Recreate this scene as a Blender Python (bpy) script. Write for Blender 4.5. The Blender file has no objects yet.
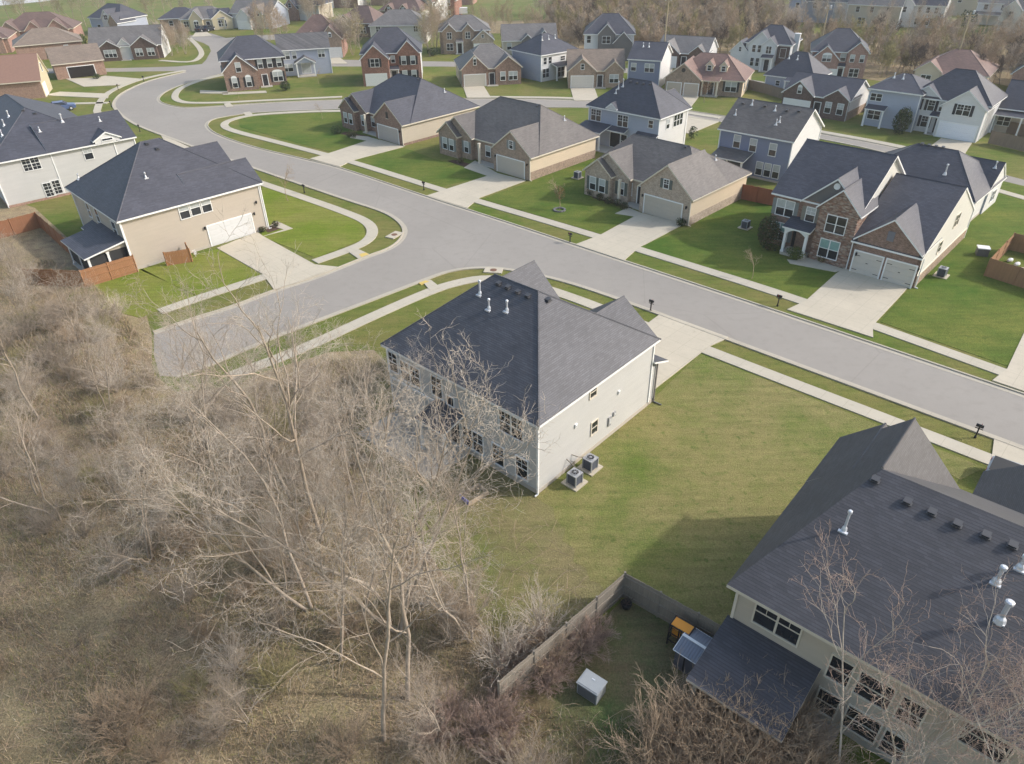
import bpy, math, random
import numpy as np
from mathutils import Vector, Matrix

rnd = random.Random(7)
SC = bpy.context.scene
COL = SC.collection
R = math.radians

# ------------------------------------------------------------------ camera
F_PX, CX, CY = 711.0, 512.0, 382.0
PITCH, ROLL, CAM_H = R(34.2), R(1.1), 30.0

def ray(px, py):
    a = (px - CX) / F_PX; b = -(py - CY) / F_PX
    c, s = math.cos(ROLL), math.sin(ROLL)
    r = a * c + b * s; u = -a * s + b * c
    return np.array([r, math.cos(PITCH) + u * math.sin(PITCH), -math.sin(PITCH) + u * math.cos(PITCH)])

def at(px, py, z=0.0):
    """point of the place at height z that the photograph shows at this pixel"""
    d = ray(px, py); t = (z - CAM_H) / d[2]
    return np.array([d[0] * t, d[1] * t, z])

def make_camera():
    cam = bpy.data.cameras.new('camera'); o = bpy.data.objects.new('camera', cam); COL.objects.link(o)
    cam.sensor_fit = 'HORIZONTAL'; cam.sensor_width = 36.0; cam.lens = F_PX / 1024 * 36.0
    cam.clip_start = 0.5; cam.clip_end = 6000
    up = Vector((0, math.sin(PITCH), math.cos(PITCH))); rt = Vector((1, 0, 0)); bk = -Vector((0, math.cos(PITCH), -math.sin(PITCH)))
    c, s = math.cos(ROLL), math.sin(ROLL)
    ca = rt * c + up * -s      # true right seen in the image is (c, s)
    # image right axis in world: a = r*c - u*s  ->  cam_x = rt*c - up*s ; cam_y = rt*s + up*c
    cx = rt * c - up * s; cy = rt * s + up * c
    m = Matrix(((cx.x, cy.x, bk.x, 0), (cx.y, cy.y, bk.y, 0), (cx.z, cy.z, bk.z, CAM_H), (0, 0, 0, 1)))
    o.matrix_world = m
    SC.camera = o

# ------------------------------------------------------------------ materials
class NT:
    def __init__(s, name, rough=0.8, spec=0.3):
        s.m = bpy.data.materials.new(name); s.m.use_nodes = True
        s.t = s.m.node_tree; s.n = s.t.nodes; s.l = s.t.links
        s.b = s.n['Principled BSDF']; s.b.inputs['Roughness'].default_value = rough
        s.b.inputs['Specular IOR Level'].default_value = spec
        s._tc = None
    def node(s, typ, **kw):
        n = s.n.new(typ)
        for k, v in kw.items(): setattr(n, k, v)
        return n
    def tc(s):
        if s._tc is None: s._tc = s.n.new('ShaderNodeTexCoord')
        return s._tc.outputs['Object']
    def noise(s, scale, detail=3, vec=None, rough=0.6):
        n = s.n.new('ShaderNodeTexNoise'); n.inputs['Scale'].default_value = scale
        n.inputs['Detail'].default_value = detail; n.inputs['Roughness'].default_value = rough
        s.l.new(vec if vec is not None else s.tc(), n.inputs['Vector']); return n.outputs['Fac']
    def ramp(s, fac, stops):
        r = s.n.new('ShaderNodeValToRGB'); e = r.color_ramp.elements
        while len(e) < len(stops): e.new(0.5)
        for el, (p, c) in zip(e, stops):
            el.position = p; el.color = (c, c, c, 1) if isinstance(c, (int, float)) else (*c, 1)
        s.l.new(fac, r.inputs['Fac']); return r.outputs['Color']
    def mix(s, fac, a, b, mode='MIX'):
        n = s.n.new('ShaderNodeMix'); n.data_type = 'RGBA'; n.blend_type = mode
        for sock, v in ((n.inputs[0], fac), (n.inputs[6], a), (n.inputs[7], b)):
            if isinstance(v, (int, float)): sock.default_value = v
            elif isinstance(v, tuple): sock.default_value = (*v, 1)
            else: s.l.new(v, sock)
        return n.outputs[2]
    def math(s, op, a, b=0.0, c=None):
        n = s.n.new('ShaderNodeMath'); n.operation = op
        for i, v in enumerate((a, b) if c is None else (a, b, c)):
            if isinstance(v, (int, float)): n.inputs[i].default_value = v
            else: s.l.new(v, n.inputs[i])
        return n.outputs[0]
    def sep(s, v):
        n = s.n.new('ShaderNodeSeparateXYZ'); s.l.new(v, n.inputs[0]); return n.outputs
    def comb(s, x, y, z):
        n = s.n.new('ShaderNodeCombineXYZ')
        for i, v in enumerate((x, y, z)):
            if isinstance(v, (int, float)): n.inputs[i].default_value = v
            else: s.l.new(v, n.inputs[i])
        return n.outputs[0]
    def scale(s, sx, sy, sz):
        n = s.n.new('ShaderNodeMapping'); n.inputs['Scale'].default_value = (sx, sy, sz)
        s.l.new(s.tc(), n.inputs['Vector']); return n.outputs[0]
    def bump(s, h, strength=0.4, dist=0.05):
        n = s.n.new('ShaderNodeBump'); n.inputs['Strength'].default_value = strength; n.inputs['Distance'].default_value = dist
        s.l.new(h, n.inputs['Height']); s.l.new(n.outputs[0], s.b.inputs['Normal'])
    def out(s, col):
        if isinstance(col, tuple): s.b.inputs['Base Color'].default_value = (*col, 1)
        else: s.l.new(col, s.b.inputs['Base Color'])
        return s.m

MC = {}
def memo(f):
    def g(*a):
        k = (f.__name__,) + a
        if k not in MC: MC[k] = f(*a)
        return MC[k]
    return g

def mul(c, k): return tuple(min(1, x * k) for x in c)

@memo
def plain(name, col, rough=0.6, spec=0.3, metal=0.0, var=0.08):
    t = NT(name, rough, spec); t.b.inputs['Metallic'].default_value = metal
    n = t.noise(3.0, 4)
    return t.out(t.mix(n, mul(col, 1 - var), mul(col, 1 + var)))

@memo
def shingle(name, col, stain, row=0.076):
    """asphalt shingles: courses of equal height, offset tabs, blotchy weathering"""
    t = NT(name, 0.58, 0.34)
    x, y, z = t.sep(t.tc())[:3]
    u = t.math('ADD', x, y)
    v = t.comb(u, z, 0)
    br = t.node('ShaderNodeTexBrick'); br.offset = 0.5
    t.l.new(v, br.inputs['Vector'])
    br.inputs['Scale'].default_value = 1.0
    br.inputs['Brick Width'].default_value = 0.45; br.inputs['Row Height'].default_value = row
    br.inputs['Mortar Size'].default_value = row * .14; br.inputs['Mortar Smooth'].default_value = 0.5
    br.inputs['Bias'].default_value = 0.0
    br.inputs['Color1'].default_value = (*mul(col, 0.86), 1); br.inputs['Color2'].default_value = (*mul(col, 1.30), 1)
    br.inputs['Mortar'].default_value = (*mul(col, 0.52), 1)
    n1 = t.noise(0.45, 5); n2 = t.noise(14.0, 2)
    st = t.noise(1.0, 3, t.comb(t.math('MULTIPLY', u, 1.6), t.math('MULTIPLY', z, 0.12), 0))
    c = t.mix(0.75, br.outputs['Color'], t.ramp(n2, [(0.3, mul(col, 0.7)), (0.7, mul(col, 1.35))]))
    c = t.mix(0.35, br.outputs['Color'], c)
    c = t.mix(1.0, c, t.ramp(n1, [(0.25, 0.84), (0.75, 1.14)]), 'MULTIPLY')
    c = t.mix(stain, c, t.mix(1.0, c, t.ramp(st, [(0.35, 0.55), (0.65, 1.25)]), 'MULTIPLY'))
    t.bump(br.outputs['Fac'], 0.2, 0.01)
    return t.out(c)

@memo
def siding(name, col):
    """horizontal lap boards"""
    t = NT(name, 0.55, 0.35)
    z = t.sep(t.tc())[2]
    fr = t.math('FRACT', t.math('MULTIPLY', z, 1 / 0.115))
    line = t.ramp(fr, [(0.0, 0.62), (0.12, 1.0), (1.0, 1.0)])
    n = t.noise(0.7, 4); n2 = t.noise(1.0, 3, t.scale(.5, .5, 4))
    c = t.mix(n, mul(col, 0.94), mul(col, 1.04))
    c = t.mix(0.4, c, t.mix(1.0, c, t.ramp(n2, [(0.3, 0.9), (0.7, 1.06)]), 'MULTIPLY'))
    c = t.mix(0.7, c, t.mix(1.0, c, line, 'MULTIPLY'))
    t.bump(fr, 0.25, 0.02)
    return t.out(c)

@memo
def brick(name, c1, c2, mortar):
    t = NT(name, 0.85, 0.2)
    x, y, z = t.sep(t.tc())[:3]
    v = t.comb(t.math('ADD', x, y), z, 0)
    br = t.node('ShaderNodeTexBrick'); t.l.new(v, br.inputs['Vector'])
    br.inputs['Scale'].default_value = 1.0
    br.inputs['Brick Width'].default_value = 0.215; br.inputs['Row Height'].default_value = 0.075
    br.inputs['Mortar Size'].default_value = 0.008; br.inputs['Mortar Smooth'].default_value = 0.2
    br.inputs['Color1'].default_value = (*c1, 1); br.inputs['Color2'].default_value = (*c2, 1)
    br.inputs['Mortar'].default_value = (*mortar, 1)
    n = t.noise(2.2, 5); n2 = t.noise(5.0, 3, t.scale(1, 1, 2.5))
    c = t.mix(1.0, br.outputs['Color'], t.ramp(n, [(0.25, 0.75), (0.75, 1.25)]), 'MULTIPLY')
    c = t.mix(1.0, c, t.ramp(n2, [(0.3, 0.75), (0.7, 1.25)]), 'MULTIPLY')
    t.bump(br.outputs['Fac'], 0.3, 0.02)
    return t.out(c)

@memo
def stone(name):
    t = NT(name, 0.9, 0.2)
    vo = t.node('ShaderNodeTexVoronoi'); vo.inputs['Scale'].default_value = 1.0
    x, y, z = t.sep(t.tc())[:3]
    v = t.comb(t.math('MULTIPLY', t.math('ADD', x, y), 3.0), t.math('MULTIPLY', z, 7.5), 0)
    t.l.new(v, vo.inputs['Vector'])
    h = t.sep(vo.outputs['Color'])[0]
    c = t.ramp(h, [(0.0, (0.17, 0.10, 0.075)), (0.3, (0.30, 0.18, 0.13)), (0.55, (0.36, 0.30, 0.25)), (0.8, (0.25, 0.15, 0.115)), (1.0, (0.44, 0.36, 0.29))])
    d = t.ramp(vo.outputs['Distance'], [(0.3, 1.0), (0.75, 0.65)])
    t.bump(vo.outputs['Distance'], 0.5, 0.05)
    return t.out(t.mix(1.0, c, d, 'MULTIPLY'))

@memo
def grass(name, c1, c2, c3, patch):
    """lawn: c1 main green, c2 dormant tan, c3 dark clumps"""
    t = NT(name, 0.95, 0.1)
    big = t.noise(0.11, 4); mid = t.noise(0.42, 6, None, .68); sm = t.noise(1.9, 6, None, .68); fine = t.noise(11.0, 5, None, 0.75); blade = t.noise(5.0, 4, t.scale(5, 1.6, 1), 0.7)
    m = t.math('ADD', t.math('MULTIPLY', big, 0.75), t.math('MULTIPLY', mid, 0.45))
    m = t.math('ADD', m, t.math('MULTIPLY', sm, 0.25))
    c = t.mix(t.ramp(m, [(0.72 - patch * 0.30, 0.0), (0.98 - patch * 0.30, 1.0)]), c1, c2)
    c = t.mix(t.ramp(sm, [(0.52, 0.0), (0.72, 0.75)]), c, c3)
    c = t.mix(1.0, c, t.ramp(fine, [(0.28, 0.66), (0.72, 1.32)]), 'MULTIPLY')
    c = t.mix(1.0, c, t.ramp(blade, [(0.3, 0.80), (0.7, 1.18)]), 'MULTIPLY')
    mow = t.node('ShaderNodeMapping'); mow.inputs['Rotation'].default_value = (0, 0, R(44)); mow.inputs['Scale'].default_value = (.25, 2.2, 1); t.l.new(t.tc(), mow.inputs['Vector'])
    c = t.mix(1.0, c, t.ramp(t.noise(1.0, 3, mow.outputs[0]), [(0.35, 0.88), (0.65, 1.10)]), 'MULTIPLY')
    t.bump(fine, 0.8, 0.08)
    return t.out(c)

@memo
def brush_floor(name):
    t = NT(name, 0.95, 0.1)
    a = t.noise(0.12, 4); b = t.noise(0.8, 6); f = t.noise(9.0, 5, None, 0.75); s = t.noise(4.0, 5, t.scale(4, 1.2, 1), 0.7)
    c = t.ramp(b, [(0.25, (0.17, 0.130, 0.092)), (0.45, (0.30, 0.225, 0.145)), (0.62, (0.38, 0.30, 0.18)), (0.8, (0.24, 0.25, 0.09))])
    c = t.mix(t.ramp(a, [(0.40, 0.0), (0.66, 0.55)]), c, (0.20, 0.175, 0.085))
    c = t.mix(1.0, c, t.ramp(f, [(0.28, 0.45), (0.72, 1.5)]), 'MULTIPLY')
    c = t.mix(1.0, c, t.ramp(s, [(0.3, 0.7), (0.7, 1.3)]), 'MULTIPLY')
    t.bump(f, 0.9, 0.12)
    return t.out(c)

@memo
def concrete(name, col):
    t = NT(name, 0.85, 0.25)
    a = t.noise(0.35, 5); b = t.noise(2.5, 6); f = t.noise(30, 3)
    c = t.mix(a, mul(col, 0.82), mul(col, 1.10))
    c = t.mix(t.ramp(b, [(0.55, 0.0), (0.8, 0.5)]), c, mul(col, 0.72))
    c = t.mix(1.0, c, t.ramp(f, [(0.3, 0.93), (0.7, 1.05)]), 'MULTIPLY')
    mp = t.node('ShaderNodeMapping'); mp.inputs['Rotation'].default_value = (0, 0, R(44.0)); t.l.new(t.tc(), mp.inputs['Vector']); x, y, z = t.sep(mp.outputs[0])[:3]
    for q in (x, y):
        c = t.mix(1.0, c, t.ramp(t.math('FRACT', t.math('MULTIPLY', q, 1 / 1.6)), [(0.0, 0.80), (0.018, 0.84), (0.026, 1.0), (1.0, 1.0)]), 'MULTIPLY')
    st = t.noise(.9, 5, None, .7); c = t.mix(t.ramp(st, [(.60, 0.0), (.74, .45)]), c, mul(col, .55))
    return t.out(c)

@memo
def asphalt(name, col):
    t = NT(name, 0.9, 0.12)
    a = t.noise(0.10, 5); b = t.noise(1.2, 6); f = t.noise(40, 3)
    vo = t.node('ShaderNodeTexVoronoi'); vo.feature = 'DISTANCE_TO_EDGE'; vo.inputs['Scale'].default_value = 0.075
    wp = t.mix(0.12, t.tc(), t.node('ShaderNodeTexNoise').outputs['Color'])
    t.l.new(wp, vo.inputs['Vector'])
    crack = t.ramp(vo.outputs['Distance'], [(0.0, 0.90), (0.002, 0.97), (0.004, 1.0)])
    c = t.mix(a, mul(col, 0.80), mul(col, 1.14))
    c = t.mix(t.ramp(b, [(0.5, 0.0), (0.8, 0.45)]), c, mul(col, 0.75))
    c = t.mix(1.0, c, t.ramp(f, [(0.3, 0.92), (0.7, 1.07)]), 'MULTIPLY')
    c = t.mix(1.0, c, crack, 'MULTIPLY')
    return t.out(c)

@memo
def wood(name, col, vert=True):
    t = NT(name, 0.85, 0.2)
    x, y, z = t.sep(t.tc())[:3]
    v = t.comb(t.math('MULTIPLY', x, 7.0), t.math('MULTIPLY', y, 7.0), t.math('MULTIPLY', z, 0.6))
    n = t.noise(1.0, 5, v); b = t.noise(0.9, 3)
    c = t.mix(n, mul(col, 0.6), mul(col, 1.35))
    c = t.mix(b, mul(col, 0.85), c)
    return t.out(c)

@memo
def bark(name, col):
    t = NT(name, 0.9, 0.15)
    n = t.noise(1.3, 4); f = t.noise(9.0, 4, t.scale(1, 1, 0.25))
    c = t.mix(n, mul(col, 0.72), mul(col, 1.25))
    c = t.mix(1.0, c, t.ramp(f, [(0.3, 0.75), (0.7, 1.2)]), 'MULTIPLY')
    return t.out(c)

@memo
def glass(name, col, rough):
    t = NT(name, rough, 0.6)
    n = t.noise(1.7, 3)
    return t.out(t.mix(n, mul(col, 0.6), mul(col, 1.5)))

TRIM = plain('white_trim', (0.74, 0.74, 0.73), 0.5)
CREAMTRIM = plain('cream_trim', (0.62, 0.56, 0.46), 0.55)
GLASS = glass('window_glass', (0.020, 0.023, 0.028), 0.08)
BLIND = glass('window_blind', (0.38, 0.40, 0.40), 0.35)
TEAL = glass('window_curtain', (0.20, 0.33, 0.31), 0.3)
DARK = plain('dark_metal', (0.02, 0.02, 0.022), 0.5)
GALV = plain('galvanised_metal', (0.62, 0.63, 0.65), 0.35, 0.5, 0.3)
FOUND = plain('concrete_block', (0.42, 0.38, 0.33), 0.9)

# ------------------------------------------------------------------ mesh builder
class MB:
    def __init__(s): s.v = []; s.f = []; s.m = []; s.mats = []
    def mi(s, mat):
        if mat not in s.mats: s.mats.append(mat)
        return s.mats.index(mat)
    def poly(s, pts, mat):
        i = len(s.v); s.v += [tuple(p) for p in pts]; s.f.append(tuple(range(i, i + len(pts)))); s.m.append(s.mi(mat))
    def box(s, x0, x1, y0, y1, z0, z1, mat, M=None):
        c = [(x0, y0, z0), (x1, y0, z0), (x1, y1, z0), (x0, y1, z0), (x0, y0, z1), (x1, y0, z1), (x1, y1, z1), (x0, y1, z1)]
        if M is not None: c = [tuple(M @ Vector(p)) for p in c]
        i = len(s.v); s.v += c; k = s.mi(mat)
        for q in ((3, 2, 1, 0), (4, 5, 6, 7), (0, 1, 5, 4), (1, 2, 6, 5), (2, 3, 7, 6), (3, 0, 4, 7)):
            s.f.append(tuple(i + a for a in q)); s.m.append(k)
    def tube(s, pts, radii, mat, n=8, cap=True):
        k = s.mi(mat); rings = []
        P = [Vector(p) for p in pts]
        for j, p in enumerate(P):
            d = (P[min(j + 1, len(P) - 1)] - P[max(j - 1, 0)]).normalized()
            a = d.cross(Vector((0.3, 0.9, 0.2)) if abs(d.z) > 0.9 else Vector((0, 0, 1))).normalized(); b = d.cross(a)
            i = len(s.v); r = radii[j] if hasattr(radii, '__len__') else radii
            for q in range(n):
                t = 2 * math.pi * q / n; s.v.append(tuple(p + (a * math.cos(t) + b * math.sin(t)) * r))
            rings.append(i)
        for i, j in zip(rings, rings[1:]):
            for q in range(n):
                s.f.append((i + q, i + (q + 1) % n, j + (q + 1) % n, j + q)); s.m.append(k)
        if cap:
            s.f.append(tuple(rings[0] + q for q in reversed(range(n)))); s.m.append(k)
            s.f.append(tuple(rings[-1] + q for q in range(n))); s.m.append(k)
    def prism(s, poly, z0, z1, mat, side=None):
        n = len(poly); side = side or mat
        area = sum(poly[i][0] * poly[(i + 1) % n][1] - poly[(i + 1) % n][0] * poly[i][1] for i in range(n))
        if area < 0: poly = poly[::-1]
        s.poly([(p[0], p[1], z1) for p in poly], mat)
        for i in range(n):
            a, b = poly[i], poly[(i + 1) % n]
            s.poly([(a[0], a[1], z0), (b[0], b[1], z0), (b[0], b[1], z1), (a[0], a[1], z1)], side)
    def mesh(s, name):
        me = bpy.data.meshes.new(name); me.from_pydata(s.v, [], s.f)
        for m in s.mats: me.materials.append(m)
        me.polygons.foreach_set('material_index', s.m); me.update()
        return me
    def build(s, name, parent=None, loc=None, rz=None):
        return link(name, s.mesh(name), parent, loc, rz)

def link(name, me, parent=None, loc=None, rz=None):
    o = bpy.data.objects.new(name, me); COL.objects.link(o)
    if parent is not None: o.parent = parent
    if loc is not None: o.location = loc
    if rz is not None: o.rotation_euler = (0, 0, rz)
    return o

def tag(o, label=None, cat=None, group=None, kind=None):
    if label: o['label'] = label
    if cat: o['category'] = cat
    if group: o['group'] = group
    if kind: o['kind'] = kind
    return o

def empty(name, loc, rz=0.0):
    o = bpy.data.objects.new(name, None); COL.objects.link(o)
    o.empty_display_size = 0.5; o.location = loc; o.rotation_euler = (0, 0, rz); return o

def copy_tree(o, parent=None):
    c = o.copy(); COL.objects.link(c)
    if parent is not None: c.parent = parent
    for ch in [x for x in o.children]: copy_tree(ch, c)
    return c
# ------------------------------------------------------------------ houses
WIN = {}
def window_mesh(w, h, style):
    k = (w, h, style)
    if k in WIN: return WIN[k]
    b = MB(); f = 0.07; d = 0.06
    trim = CREAMTRIM if 'c' in style else TRIM
    b.box(-w/2 - f, w/2 + f, -d, 0.0, h/2, h/2 + f, trim); b.box(-w/2 - f, w/2 + f, -d - .02, 0.0, -h/2 - f, -h/2, trim)
    b.box(-w/2 - f, -w/2, -d, 0.0, -h/2, h/2, trim); b.box(w/2, w/2 + f, -d, 0.0, -h/2, h/2, trim)
    up = BLIND if 'b' in style else (TEAL if 't' in style else GLASS)
    lo = TEAL if 'T' in style else GLASS
    n = 2 if '2' in style else (3 if '3' in style else 1)
    cw = w / n
    for i in range(n):
        x0 = -w/2 + i * cw; x1 = x0 + cw
        if i: b.box(x0 - .045, x0 + .045, -d, 0.0, -h/2, h/2, trim); x0 += .045
        if i < n - 1: x1 -= .045
        if 'p' in style:
            b.poly([(x0, -.02, -h/2), (x1, -.02, -h/2), (x1, -.02, h/2), (x0, -.02, h/2)], up)
        else:
            b.poly([(x0, -.02, 0.0), (x1, -.02, 0.0), (x1, -.02, h/2), (x0, -.02, h/2)], up)
            b.poly([(x0, -.015, -h/2), (x1, -.015, -h/2), (x1, -.015, 0.0), (x0, -.015, 0.0)], lo)
            b.box(x0, x1, -d + .015, -.022, -.028, .028, trim)
        if 'g' in style or 'G' in style:
            m = (x0 + x1) / 2
            b.box(m - .014, m + .014, -.038, -.021, .03 if 'G' not in style else -h/2, h/2, trim)
            b.box(x0, x1, -.037, -.023, h/4 - .014, h/4 + .014, trim)
            if 'G' in style: b.box(x0, x1, -.037, -.023, -h/4 - .014, -h/4 + .014, trim)
    if 'a' in style:   # arched head
        pts = [(math.cos(math.pi * i / 10) * (w/2 + f), -d, h/2 + f + math.sin(math.pi * i / 10) * .35) for i in range(11)]
        b.poly(pts[::-1], trim)
    WIN[k] = b.mesh('window'); return WIN[k]

def shutter_mesh(h, col):
    k = ('shutter', h, col)
    if k in WIN: return WIN[k]
    b = MB(); m = plain('shutter_paint', col, 0.6); w = .19
    b.box(-w, w, -.05, 0, -h/2 - .04, h/2 + .04, m)
    for i in range(int(h / .16)):
        z = -h/2 + .08 + i * .16; b.box(-w + .05, w - .05, -.062, -.051, z, z + .08, m)
    WIN[k] = b.mesh('shutter'); return WIN[k]

def garage_mesh(w, h, col, hinges):
    k = ('garage', w, h, col, hinges)
    if k in WIN: return WIN[k]
    b = MB(); m = plain('garage_paint', col, 0.5, 0.4, 0.0, 0.04)
    for i in range(4):
        z = i * h / 4; b.box(-w/2, w/2, -.04, 0, z + .004, z + h/4 - .004, m)
        n = max(2, int(w / 1.2))
        for j in range(n):
            x = -w/2 + j * w / n; b.box(x + .1, x + w/n - .1, -.055, -.04, z + .1, z + h/4 - .1, m)
    b.box(-w/2, w/2, -.02, 0, 0, h, DARK)
    b.box(-w/2 - .12, -w/2 - .001, -.07, 0, 0, h + .12, TRIM); b.box(w/2 + .001, w/2 + .12, -.07, 0, 0, h + .12, TRIM); b.box(-w/2, w/2, -.07, 0, h, h + .12, TRIM)
    if hinges:
        for sx in (-1, 1):
            for z in (.35, h - .4): b.box(sx * w/2 - sx * .05 if sx < 0 else w/2 - .5, -w/2 + .5 if sx < 0 else w/2 - .05, -.07, -.056, z, z + .05, DARK)
        b.box(-.09, .09, -.075, -.056, .55*h, .55*h + .06, DARK)
    WIN[k] = b.mesh('garage_door'); return WIN[k]

def door_mesh(col):
    k = ('door', col)
    if k in WIN: return WIN[k]
    b = MB(); m = plain('door_paint', col, 0.45)
    b.box(-.46, .46, -.04, 0, .02, 2.05, m)
    for z0, z1 in ((.2, .95), (1.1, 1.85)):
        b.box(-.34, -.05, -.055, -.04, z0, z1, m); b.box(.05, .34, -.055, -.04, z0, z1, m)
    b.box(-.6, -.47, -.08, 0, 0, 2.15, TRIM); b.box(.47, .6, -.08, 0, 0, 2.15, TRIM); b.box(-.469, .469, -.08, 0, 2.05, 2.15, TRIM)
    b.tube([(.36, -.1, 1.0), (.36, -.04, 1.0)], .03, GALV, 6)
    WIN[k] = b.mesh('front_door'); return WIN[k]

def box_vent_mesh():
    if 'bv' in WIN: return WIN['bv']
    b = MB(); m = plain('vent_plastic', (.055, .055, .06), .45, .5)
    b.box(-.2, .2, -.2, .2, -.02, .02, m); b.box(-.14, .14, -.14, .14, .02, .11, m)
    b.poly([(-.16, -.18, .1), (.16, -.18, .1), (.16, .16, .15), (-.16, .16, .15)], m); b.poly([(-.16, -.18, .12), (-.16, .16, .17), (.16, .16, .17), (.16, -.18, .12)][::-1], m)
    WIN['bv'] = b.mesh('roof_vent'); return WIN['bv']

def flue_mesh(h, r):
    k = ('flue', h, r)
    if k in WIN: return WIN[k]
    b = MB()
    b.box(-.2, .2, -.2, .2, -.12, -.02, GALV)
    b.tube([(0, 0, -.1), (0, 0, .12), (0, 0, .22), (0, 0, h)], [r * 2.1, r * 1.5, r * .8, r * .8], GALV, 10)
    b.tube([(0, 0, h), (0, 0, h + .04), (0, 0, h + .16), (0, 0, h + .2)], [r * .9, r * 1.35, r * 1.35, r * .8], GALV, 10)
    WIN[k] = b.mesh('vent_pipe'); return WIN[k]

SIDE = {'F': 0.0, 'R': math.pi / 2, 'B': math.pi, 'L': -math.pi / 2}

class House:
    def __init__(s, label, px, loc=(0, 0), az=-45, wall=None, roof=None, trim=None, cat='house', name='house'):
        t = R(az); s.X = np.array([math.cos(t), math.sin(t), 0]); s.Y = np.array([-math.sin(t), math.cos(t), 0])
        g = at(*px); s.o = g - s.X * loc[0] - s.Y * loc[1]; s.o[2] = 0
        s.root = tag(empty(name, tuple(s.o), t), label, cat)
        s.W = MB(); s.Rf = MB(); s.wall = wall; s.roof = roof; s.trim = trim or TRIM
        s.vols = []
    def local(s, p):
        q = np.array(p) - s.o; return np.array([q @ s.X, q @ s.Y, p[2]])
    def rayl(s, px, py):
        d = ray(px, py); return s.local(np.array([0, 0, CAM_H])), np.array([d @ s.X, d @ s.Y, d[2]])
    # --- volumes
    def roofpart(s, polys, t=.17, mat=None, cap=True):
        mat = mat or s.roof; edges = {}; pr = lambda p: (round(p[0], 3), round(p[1], 3), round(p[2], 3))
        for P in polys:
            s.Rf.poly(P, mat); s.Rf.poly([(p[0], p[1], p[2] - t) for p in reversed(P)], s.trim)
            for a, b in zip(P, P[1:] + P[:1]):
                a, b = pr(a), pr(b)
                edges[(a, b)] = edges.get((a, b), 0) + 1
        for (a, b), n in edges.items():
            if (b, a) not in edges:
                s.Rf.poly([(a[0], a[1], a[2] - t), (b[0], b[1], b[2] - t), b, a], s.trim)
            elif cap and a < b:
                s.Rf.tube([(a[0], a[1], a[2] - .02), (b[0], b[1], b[2] - .02)], .07, mat, 5, False)
    def vol(s, x0, x1, y0, y1, ze, kind, zr, r0=None, r1=None, o=.38, wall=None, og=.28, rc=None, zb=0.0, gable=None, found=None, mat=None, board=True, t=.17, cap=True):
        """kind: hx/hy hipped, gx/gy gabled, ridge along x or y; r0,r1 ridge ends (None = gable end); rc ridge line position"""
        W = wall if isinstance(wall, dict) else {}
        base = wall if wall is not None and not isinstance(wall, dict) else s.wall
        alongx = kind[1] == 'x'
        if alongx: A0, A1, B0, B1 = x0, x1, y0, y1
        else: A0, A1, B0, B1 = y0, y1, x0, x1
        rc = (B0 + B1) / 2 if rc is None else rc
        g0 = r0 is None; g1 = r1 is None
        ra = A0 - og if g0 else r0; rb = A1 + og if g1 else r1
        a0 = A0 - (og if g0 else o); a1 = A1 + (og if g1 else o); b0 = B0 - o; b1 = B1 + o
        mk = (lambda a, b, z: (a, b, z)) if alongx else (lambda a, b, z: (b, a, z))
        flip = (lambda P: P) if alongx else (lambda P: P[::-1])
        E = mk(ra, rc, zr), mk(rb, rc, zr)
        c00, c10, c11, c01 = mk(a0, b0, ze), mk(a1, b0, ze), mk(a1, b1, ze), mk(a0, b1, ze)
        P = [flip([c00, c10, E[1], E[0]]), flip([c11, c01, E[0], E[1]])]
        if not g1: P.append(flip([c10, c11, E[1]]))
        if not g0: P.append(flip([c01, c00, E[0]]))
        s.roofpart(P, t, mat, cap)
        sl = [(zr - ze) / (rc - b0), (zr - ze) / (b1 - rc)]
        if not g0: sl.append((zr - ze) / (ra - a0))
        if not g1: sl.append((zr - ze) / (a1 - rb))
        s.vols.append((alongx, a0, a1, b0, b1, rc, ra, rb, ze, zr, g0, g1))
        hw = ze + min(sl[:2]) * o - t * .6
        if not (g0 and g1): hw = min(hw, ze + min(sl) * o - t * .6)
        m = lambda k: W.get(k, base)
        ka0, ka1, kb0, kb1 = ('L', 'R', 'F', 'B') if alongx else ('F', 'B', 'L', 'R')
        for (key, p, q) in ((kb0, (A0, B0), (A1, B0)), (kb1, (A1, B1), (A0, B1)), (ka1, (A1, B0), (A1, B1)), (ka0, (A0, B1), (A0, B0))):
            mm = m(key)
            if mm is None: continue
            pts = [mk(p[0], p[1], zb), mk(q[0], q[1], zb), mk(q[0], q[1], hw), mk(p[0], p[1], hw)]
            isg = (key == ka1 and g1) or (key == ka0 and g0)
            if isg:
                gm = (gable or {}).get(key, mm)
                top = zr - t * .6
                if gm is mm: pts.insert(3, mk(p[0], rc, top)); s.W.poly(flip(pts), mm)
                else:
                    s.W.poly(flip(pts), mm); s.W.poly(flip([pts[3], pts[2], mk(p[0], rc, top)]), gm)
            else: s.W.poly(flip(pts), mm)
        if found:
            fz, fm = found
            s.W.box(x0 - .025, x1 + .025, y0 - .025, y1 + .025, zb, zb + fz, fm)
        if board:
            for x, y, ks in ((x0, y0, 'FL'), (x1, y0, 'FR'), (x1, y1, 'BR'), (x0, y1, 'BL')):
                mm = [m(k) for k in ks]
                if all(q is not None and q.name.startswith('siding') for q in mm):
                    s.W.box(x - .07 if x == x0 else x - .055, x + .055 if x == x0 else x + .07, y - .07 if y == y0 else y - .055, y + .055 if y == y0 else y + .07, zb + (found[0] + .01 if found else 0), hw - .02, s.trim)
        return s
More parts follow.
